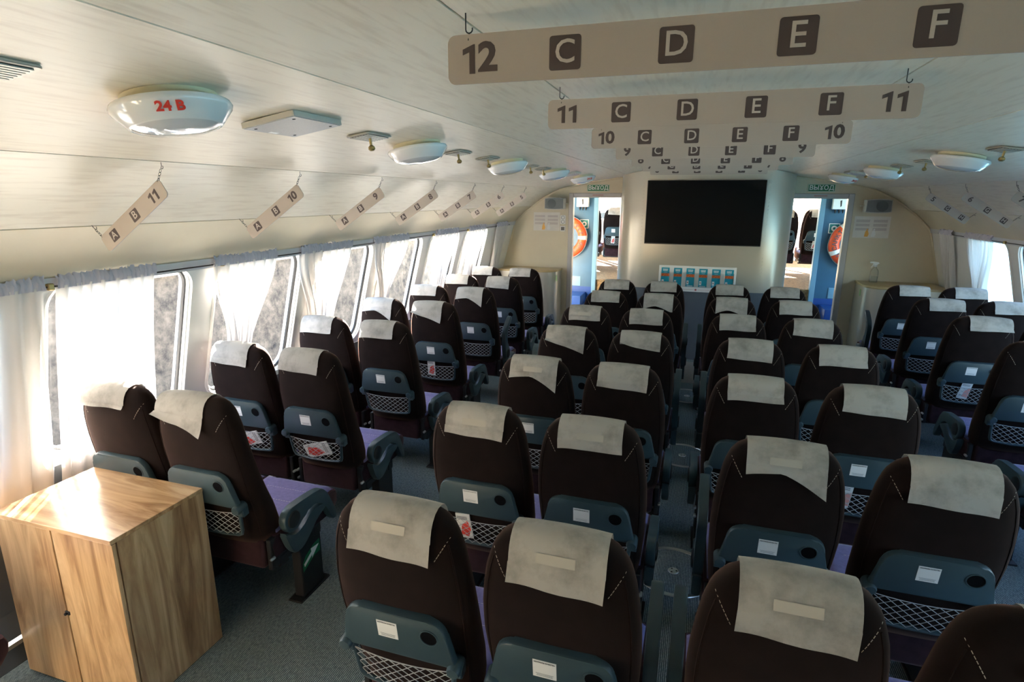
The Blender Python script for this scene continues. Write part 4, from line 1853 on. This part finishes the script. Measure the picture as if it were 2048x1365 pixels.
# sockets and switch right of the left poster
t = tag(empty('wall_socket', (-1.895, YW - 0.001, 1.70)), 'double round wall socket right of the left poster', 'socket')
bm = B()
prism(bm, rrect(0.075, 0.125, 0.008, 2), (-0.010, 0.0), 'y', bev=0.002)
build('socket_plate', bm, WHITE, t)
for z in (-0.03, 0.03):
    bm = B()
    lathe(bm, [(0.026, -0.010), (0.026, -0.014), (0.021, -0.014), (0.020, -0.006), (0, -0.006)], 16, Matrix.Translation((0, 0, z)), axis='y', caps=False)
    build('outlet', bm, simple('outlet_grey', (0.25, 0.24, 0.22), 0.5), t)
t = tag(empty('light_switch', (-1.895, YW - 0.001, 1.575)), 'square light switch below the double socket', 'switch')
bm = B()
prism(bm, rrect(0.075, 0.075, 0.008, 2), (-0.010, 0.0), 'y', bev=0.002)
build('switch_plate', bm, WHITE, t)
bm = B()
box(bm, -0.024, 0.024, -0.013, -0.009, -0.024, 0.024)
build('rocker', bm, simple('rocker_grey', (0.18, 0.17, 0.16), 0.5), t, smooth=False)
# exit signs
for s, cx in ((-1, -1.405), (1, 1.375)):
    t = tag(empty('exit_sign', (cx, YW - 0.003, 2.138)), 'green exit sign with white Cyrillic lettering over the %s doorway' % ('left' if s < 0 else 'right'), 'sign', 'exit signs over the doorways')
    bm = B()
    box(bm, -0.155, 0.155, -0.012, 0.003, -0.048, 0.048, bev=0.002)
    build('sign_frame', bm, simple('exit_frame%d' % s, (0.62, 0.66, 0.55), 0.5), t, smooth=False)
    bm = B()
    box(bm, -0.146, 0.146, -0.0135, -0.0115, -0.039, 0.039)
    build('sign_face', bm, GREEN, t, smooth=False)
    obj('lettering', text_mesh('ВЫХОД', 0.074, WHITE, 0.0016, 0.0005), t, (0, -0.0142, 0), FACE_Y)
    t2 = struct(empty('trim_4' if s < 0 else 'trim_5', (cx, YW - 0.021, DZ + 0.022)))
    bm = B()
    box(bm, -0.075, 0.075, -0.002, 0.0, -0.006, 0.006)
    build('door_notice', bm, simple('notice_red%d' % s, (0.45, 0.22, 0.20), 0.6), t2, smooth=False)

# ------------------------------------------------------------------ vestibule beyond the doorways
VF, VY = 0.28, 9.62
bm = B()
box(bm, -2.9, 2.9, YW + 0.06, VY, VF - 0.05, VF)
struct(build('floor_vestibule', bm, BLUEF, smooth=False))
bm = B()
box(bm, -2.9, 2.9, YW + 0.05, VY, VF - 0.28, VF - 0.0505)
struct(build('floor_sill', bm, BLUEF, smooth=False))
bm = B()
box(bm, -2.9, 2.9, YW + 0.06, VY + 0.06, 2.14, 2.2)
struct(build('ceiling_vestibule', bm, CREAM, smooth=False))
bm = B()
box(bm, -1.02, 1.02, YW + 0.06, VY + 0.06, 0.0, 2.14)
struct(build('wall_core', bm, CREAM, smooth=False))
FF = 0.66        # floor of the forward cabin
for s in (-1, 1):
    wv = struct(empty('wall_vestibule_%s' % ('left' if s < 0 else 'right'), (s * 2.2, VY, 0)))
    bm = B()
    xa, xb = sorted((s * 1.70 - s * 2.2, s * 2.9 - s * 2.2))
    box(bm, xa, xb, 0.0, 0.06, VF, 2.14)
    build('wall_panel', bm, BLUE, wv, smooth=False)
    bm = B()
    box(bm, xa, xb, -0.004, 0.0, VF, VF + 0.26)
    build('dado', bm, BLUEF, wv, smooth=False)
    bm = B()
    xa, xb = sorted((s * 1.63 - s * 2.2, s * 1.70 - s * 2.2))
    box(bm, xa, xb, -0.03, 0.08, VF, 2.14, bev=0.004)
    build('door_jamb', bm, BLUEL, wv, smooth=False)
    # outer side of the vestibule: board with an open boarding door
    bm = B()
    xa, xb = sorted((s * 2.86 - s * 2.2, s * 2.9 - s * 2.2))
    box(bm, xa, xb, YW + 0.06 - VY, -1.15, VF, 2.14)
    box(bm, xa, xb, -0.30, 0.0, VF, 2.14)
    build('side_panel', bm, BLUE, wv, smooth=False)
    # step
    st = struct(empty('trim_6' if s < 0 else 'trim_7', (s * 2.12, VY - 0.25, VF)))
    bm = B()
    box(bm, -0.33, 0.33, -0.22, 0.24, 0.0, 0.17, bev=0.004)
    build('step', bm, BLUEF, st, smooth=False)
    # vent grille
    g = tag(empty('louvred_vent', (s * 2.0, VY - 0.005, VF + 0.35)), 'pale louvred vent low on the %s blue wall' % ('left' if s < 0 else 'right'), 'vent')
    bm = B()
    box(bm, -0.11, 0.11, -0.006, 0.004, -0.08, 0.08)
    build('vent_frame', bm, BLUEL, g, smooth=False)
    bm = B()
    for k in range(6):
        box(bm, -0.10, 0.10, -0.012, -0.006, -0.07 + 0.025 * k, -0.055 + 0.025 * k)
    build('louvre', bm, BLUEL, g, smooth=False)
    # electric box with cable glands
    e = tag(empty('junction_box', (s * 1.88, VY - 0.002, 1.93)), 'white electric box high on the %s blue wall' % ('left' if s < 0 else 'right'), 'box')
    bm = B()
    box(bm, -0.10, 0.10, -0.09, 0.0, -0.07, 0.08, bev=0.006)
    build('box_body', bm, WHITE, e, smooth=False)
    bm = B()
    for k in (-0.05, 0.0, 0.05):
        lathe(bm, [(0.016, -0.07), (0.016, -0.10), (0.008, -0.11), (0.008, -0.125)], 8, Matrix.Translation((k, -0.045, 0)))
    build('cable_gland', bm, STEEL, e)
    bm = B()
    prism(bm, [(0.0, -0.04), (0.015, -0.02), (0.012, 0.06), (-0.01, 0.05)], (-0.092, -0.0895), 'y')
    build('label_mark', bm, STEEL, e, smooth=False)
    # round porthole-like rim
    c = tag(empty('round_gauge', (s * 2.19, VY - 0.002, 1.92)), 'round rimmed gauge at the top of the %s blue wall' % ('left' if s < 0 else 'right'), 'gauge')
    bm = B()
    lathe(bm, [(0.115, 0.0), (0.115, -0.035), (0.095, -0.04), (0.092, -0.02), (0, -0.02)], 24, axis='y', caps=False)
    build('rim', bm, CREAMW, c)
    bm = B()
    lathe(bm, [(0.09, -0.022), (0, -0.023)], 24, axis='y', caps=False)
    build('dial', bm, SPKD, c)
    # lifebuoy pictogram
    pz = tag(empty('pictogram_sign', (s * 1.855, VY - 0.002, 1.585)), 'small green sign with a white ring beside the %s lifebuoy' % ('left' if s < 0 else 'right'), 'sign')
    bm = B()
    box(bm, -0.072, 0.072, -0.006, 0.0, -0.072, 0.072)
    build('sign_border', bm, WHITE, pz, smooth=False)
    bm = B()
    box(bm, -0.063, 0.063, -0.0075, -0.0055, -0.063, 0.063)
    build('sign_face', bm, simple('sea_green%d' % s, (0.0, 0.16, 0.15), 0.5), pz, smooth=False)
    bm = B()
    lathe(bm, [(0.040, -0.0078), (0.040, -0.0084), (0.018, -0.0084), (0.018, -0.0078)], 20, axis='y', caps=False)
    build('ring', bm, WHITE, pz, smooth=False)
    # lifebuoy
    lb = tag(empty('lifebuoy', (s * 2.135, VY - 0.085, 1.365)), 'orange lifebuoy with white bands seen through the %s doorway' % ('left' if s < 0 else 'right'), 'lifebuoy')
    bm = B()
    tube(bm, [(0.272 * cos(2 * pi * k / 40), 0, 0.272 * sin(2 * pi * k / 40)) for k in range(40)], 0.072, 14, closed=True)
    build('ring', bm, ORANGE, lb)
    angs = (0, 90, 180, 270) if s < 0 else (125, 205, 305, 35)
    for a in angs:
        bm = B()
        tube(bm, [(0.272 * cos(radians(a + d)), 0, 0.272 * sin(radians(a + d))) for d in (-6, -3, 0, 3, 6)], 0.0745, 14)
        build('band', bm, WHITE, lb)
    bm = B()
    tube(bm, [(0.350 * cos(2 * pi * k / 48) * (1 + 0.012 * sin(4 * 2 * pi * k / 48 * 2)), -0.01, 0.350 * sin(2 * pi * k / 48)) for k in range(48)], 0.005, 5, closed=True)
    build('grab_line', bm, simple('rope_grey%d' % s, (0.35, 0.33, 0.3), 0.8), lb)

    def ring_text(txt, a0, step, size, inward):
        for k, ch in enumerate(txt):
            if ch == ' ':
                continue
            a = radians(a0 + step * k)
            o = obj('lettering', text_mesh(ch, size, INK, 0.0012, 0.0008), lb)
            o.matrix_local = Matrix.Translation((0.272 * cos(a), -0.0728, 0.272 * sin(a))) @ Matrix.Rotation(-(a + (pi / 2 if inward else -pi / 2)), 4, 'Y') @ Matrix.Rotation(pi / 2, 4, 'X')
    if s < 0:
        ring_text('Метеор', 278, 12.5, 0.085, True)
        ring_text('225', 16, 15, 0.085, True)
    else:
        ring_text('САНКТ', 193, -13, 0.085, False)
        ring_text('МЕТЕОР', 218, 13, 0.085, True)

# ------------------------------------------------------------------ forward cabin
bm = B()
box(bm, -2.9, 2.9, VY + 0.055, FWD_END, FF - 0.06, FF)
ffl = struct(build('floor_forward', bm, BROWNC, smooth=False))
bm = B()
box(bm, -1.70, -1.0, VY + 0.02, VY + 0.055, VF, FF)
box(bm, 1.0, 1.70, VY + 0.02, VY + 0.055, VF, FF)
build('riser', bm, BROWNC, ffl, smooth=False)
bm = B()
box(bm, -2.9, 2.9, VY + 0.06, FWD_END, 2.62, 2.68)
struct(build('ceiling_forward', bm, LAMIN, smooth=False))
bm = B()
box(bm, -1.0, 1.0, VY + 0.06, VY + 0.10, FF, 2.62)
box(bm, -2.9, 2.9, VY + 0.03, VY + 0.07, 2.14, 2.66)
struct(build('wall_forward_back', bm, CREAM, smooth=False))
# window walls of the forward cabin: low sill, open glazed band, posts
for s in (-1, 1):
    bm = B()
    xa, xb = sorted((s * 2.84, s * 2.9))
    box(bm, xa, xb, VY, FWD_END, FF, FF + 0.55)
    box(bm, xa, xb, VY, FWD_END, 2.35, 2.62)
    for y in (VY + 0.1, 10.7, 11.75, 12.8, 13.85):
        box(bm, xa, xb, y, y + 0.22, FF + 0.55, 2.35)
    struct(build('wall_forward_%s' % ('left' if s < 0 else 'right'), bm, WALLW, smooth=False))
bm = B()
box(bm, -2.9, 2.9, FWD_END, FWD_END + 0.06, FF, FF + 0.85)
box(bm, -2.9, 2.9, FWD_END, FWD_END + 0.06, 2.5, 2.62)
for x in (-2.9, -1.95, -0.75, 0.45, 1.2, 2.3, 2.7):
    box(bm, x, x + 0.12, FWD_END, FWD_END + 0.06, FF + 0.85, 2.5)
struct(build('wall_forward_front', bm, WALLW, smooth=False))
k = 0
for sx, xs_ in ((-1, (-2.02, -1.50)), (1, (1.32, 1.84))):
    for r in range(2):
        for x in xs_:
            side = 'left' if sx < 0 else 'right'
            pos = ('outer' if abs(x) > 1.7 else 'inner')
            lab = '%s seat in the %s row of the forward cabin, through the %s doorway' % (pos, 'near' if r == 0 else 'far', side)
            dx = 0.0
            make_seat(x + (0.12 * r * sx), 10.75 + 1.0 * r, 1 if (x == max(xs_)) else -1, 'down', lab, cover=0, far=True, z0=FF, group='seats of the forward cabin',
                      leaf=((-0.03, 0.085, 5, 1, 'leaflet in the %s near forward cabin seat, %s doorway' % (pos, side)) if r == 0 else None))

# ------------------------------------------------------------------ curtains


def curtain(s, ya, yb, yta, ytb, zt, zb, lab, folds=7, amp=0.022, seed=0):
    rnd = random.Random(seed)
    root = tag(empty('curtain', (s * 2.60, (ya + yb) / 2, 1.635)), lab, 'curtain', 'sheer curtains on the %s side' % ('left' if s < 0 else 'right'))
    bm = B()
    nu, nv = 56, 26
    ph = [rnd.uniform(0, 6.28) for _ in range(4)]
    V = []
    for i in range(nu + 1):
        u = i / nu
        col = []
        for j in range(nv + 1):
            t = j / nv
            z = 1.635 + (zb - 1.635) * t
            tt = (1.635 - zt) / (1.635 - zb)         # where the gathering is tightest
            if t <= tt:
                k = (t / tt)
                k = k * k * (3 - 2 * k) if tt < 0.999 else k
            else:
                k = 1 - 0.25 * (t - tt) / max(1e-3, 1 - tt)
            a = ya + (yta - ya) * k
            b = yb + (ytb - yb) * k
            uu = u + 0.02 * sin(u * 9 + ph[0]) * (1 - u) * u * 4
            y = a + (b - a) * uu
            am = amp * (0.5 + 0.8 * k * min(1.0, (yb - ya) / max(0.1, ytb - yta) * 0.4) + 0.2 * t)
            x = am * (sin(2 * pi * folds * u + ph[1] + 0.6 * sin(3 * t + ph[2])) + 0.4 * sin(2 * pi * folds * 1.7 * u + ph[3]))
            out = 2.600 + 0.190 * (1.635 - z) / 0.77
            col.append(bm.verts.new((s * (out - x * 1.0 - 0.012) - s * 2.60, y - (ya + yb) / 2, z - 1.635)))
        V.append(col)
    for p, q in zip(V, V[1:]):
        for j in range(nv):
            bm.faces.new((p[j], p[j + 1], q[j + 1], q[j]))
    build('drape', bm, SHEER, root, angle=180)
    # gathered header
    bm = B()
    V = []
    n2 = int((yb - ya) / 0.006)
    for i in range(n2 + 1):
        y = ya + (yb - ya) * i / n2 - (ya + yb) / 2
        j1, j2 = rnd.uniform(-0.008, 0.008), rnd.uniform(-0.006, 0.006)
        V.append([bm.verts.new((-s * (0.012 + 0.010 * sin(i * 1.3) + j1), y, 0.045 + rnd.uniform(-0.01, 0.008))), bm.verts.new((-s * (0.020 + 0.008 * sin(i * 1.7 + 1) + j2), y, 0.018)),
                  bm.verts.new((-s * (0.016 + 0.004 * sin(i * 2.1)), y, -0.012))])
    for p, q in zip(V, V[1:]):
        for j in range(2):
            bm.faces.new((p[j], p[j + 1], q[j + 1], q[j]))
    build('header_ruffle', bm, RUFF, root, angle=180)


for s, ya, yb in ((-1, Y0, 7.9), (1, Y0, 7.9)):
    r = tag(empty('curtain_rail', (s * 2.598, 0, 1.632)), 'thin curtain wire along the %s windows' % ('left' if s < 0 else 'right'), 'rail')
    bm = B()
    tube(bm, [(0, ya + (yb - ya) * k / 8, 0) for k in range(9)], 0.004, 6)
    build('wire', bm, STEEL, r)
    bm = B()
    for k in range(6):
        y = 1.68 + 0.93 * k
        box(bm, -0.012, 0.012, y - 0.012, y + 0.012, -0.014, 0.014, bev=0.003)
    build('bracket', bm, BRASS, r, smooth=False)

CL = [
    (0.95, 1.655, 0.85, 1.69, 0.66, 0.62, 'sheer curtain at the left picture edge beside the cabinet', 9),
    (1.70, 2.18, 1.715, 2.24, 0.66, 0.62, 'wide sheer curtain hanging straight behind the oak cabinet', 8),
    (2.54, 3.06, 2.70, 2.90, 1.08, 0.86, 'gathered sheer curtain behind seat A of row ten', 7),
    (3.29, 3.91, 3.50, 3.74, 1.08, 0.86, 'gathered sheer curtain behind seat A of row nine', 7),
    (4.23, 4.84, 4.44, 4.62, 1.10, 0.86, 'gathered sheer curtain behind seat A of row eight', 7),
    (5.43, 6.02, 5.60, 5.84, 1.10, 0.86, 'gathered sheer curtain behind seat A of row seven', 7),
    (6.36, 6.90, 6.50, 6.72, 1.10, 0.86, 'gathered sheer curtain behind seat A of row six', 7),
    (7.30, 7.78, 7.45, 7.70, 1.00, 0.86, 'narrow sheer curtain next to the left console', 5),
]
for i, (a, b, c, d, zt, zb, lab, f) in enumerate(CL):
    curtain(-1, a, b, c, d, zt, zb, lab, f, seed=i)
CR = [
    (7.47, 7.84, 7.62, 7.80, 0.95, 0.86, 'narrow sheer curtain next to the right console', 4),
    (6.55, 7.15, 6.85, 7.03, 1.00, 0.86, 'gathered sheer curtain behind seat H of row five', 7),
]
for i, (a, b, c, d, zt, zb, lab, f) in enumerate(CR):
    curtain(1, a, b, c, d, zt, zb, lab, f, seed=20 + i)
# curtains in the forward cabin
for s in (-1, 1):
    root = tag(empty('curtain', (s * 1.75, FWD_END - 0.15, 2.615)), 'pale curtain at the forward cabin window through the %s doorway' % ('left' if s < 0 else 'right'), 'curtain')
    bm = B()
    V = []
    for i in range(33):
        u = i / 32
        V.append([bm.verts.new((s * (-0.35 + 0.5 * u + 0.35 * t * (1 - u)), 0.03 * sin(u * 44), -1.1 * t)) for t in [j / 8 for j in range(9)]])
    for p, q in zip(V, V[1:]):
        for j in range(8):
            bm.faces.new((p[j], p[j + 1], q[j + 1], q[j]))
    build('drape', bm, SHEER, root, angle=180)

# ------------------------------------------------------------------ hatches in the middle aisle
for y, lab in ((2.92, 'round floor hatch with metal rim in the middle aisle, nearest'), (4.47, 'round floor hatch with metal rim in the middle aisle, second'), (5.97, 'round floor hatch with metal rim in the middle aisle, third')):
    h = tag(empty('floor_hatch', (-0.015, y, 0.0)), lab, 'hatch')
    bm = B()
    lathe(bm, [(0.198, 0.0), (0.200, 0.0035), (0.222, 0.0035), (0.224, 0.0)], 48, caps=False)
    build('metal_rim', bm, CHROME, h, smooth=False)
    bm = B()
    lathe(bm, [(0.0, 0.003), (0.028, 0.003), (0.030, 0.0)], 20, caps=False)
    build('lock_disc', bm, CHROME, h)
    bm = B()
    for k in range(3):
        a = 2 * pi * k / 3
        lathe(bm, [(0.0055, 0.0031), (0.0, 0.0036)], 8, Matrix.Translation((0.017 * cos(a), 0.017 * sin(a), 0)), caps=False)
    build('lock_hole', bm, STEEL, h)
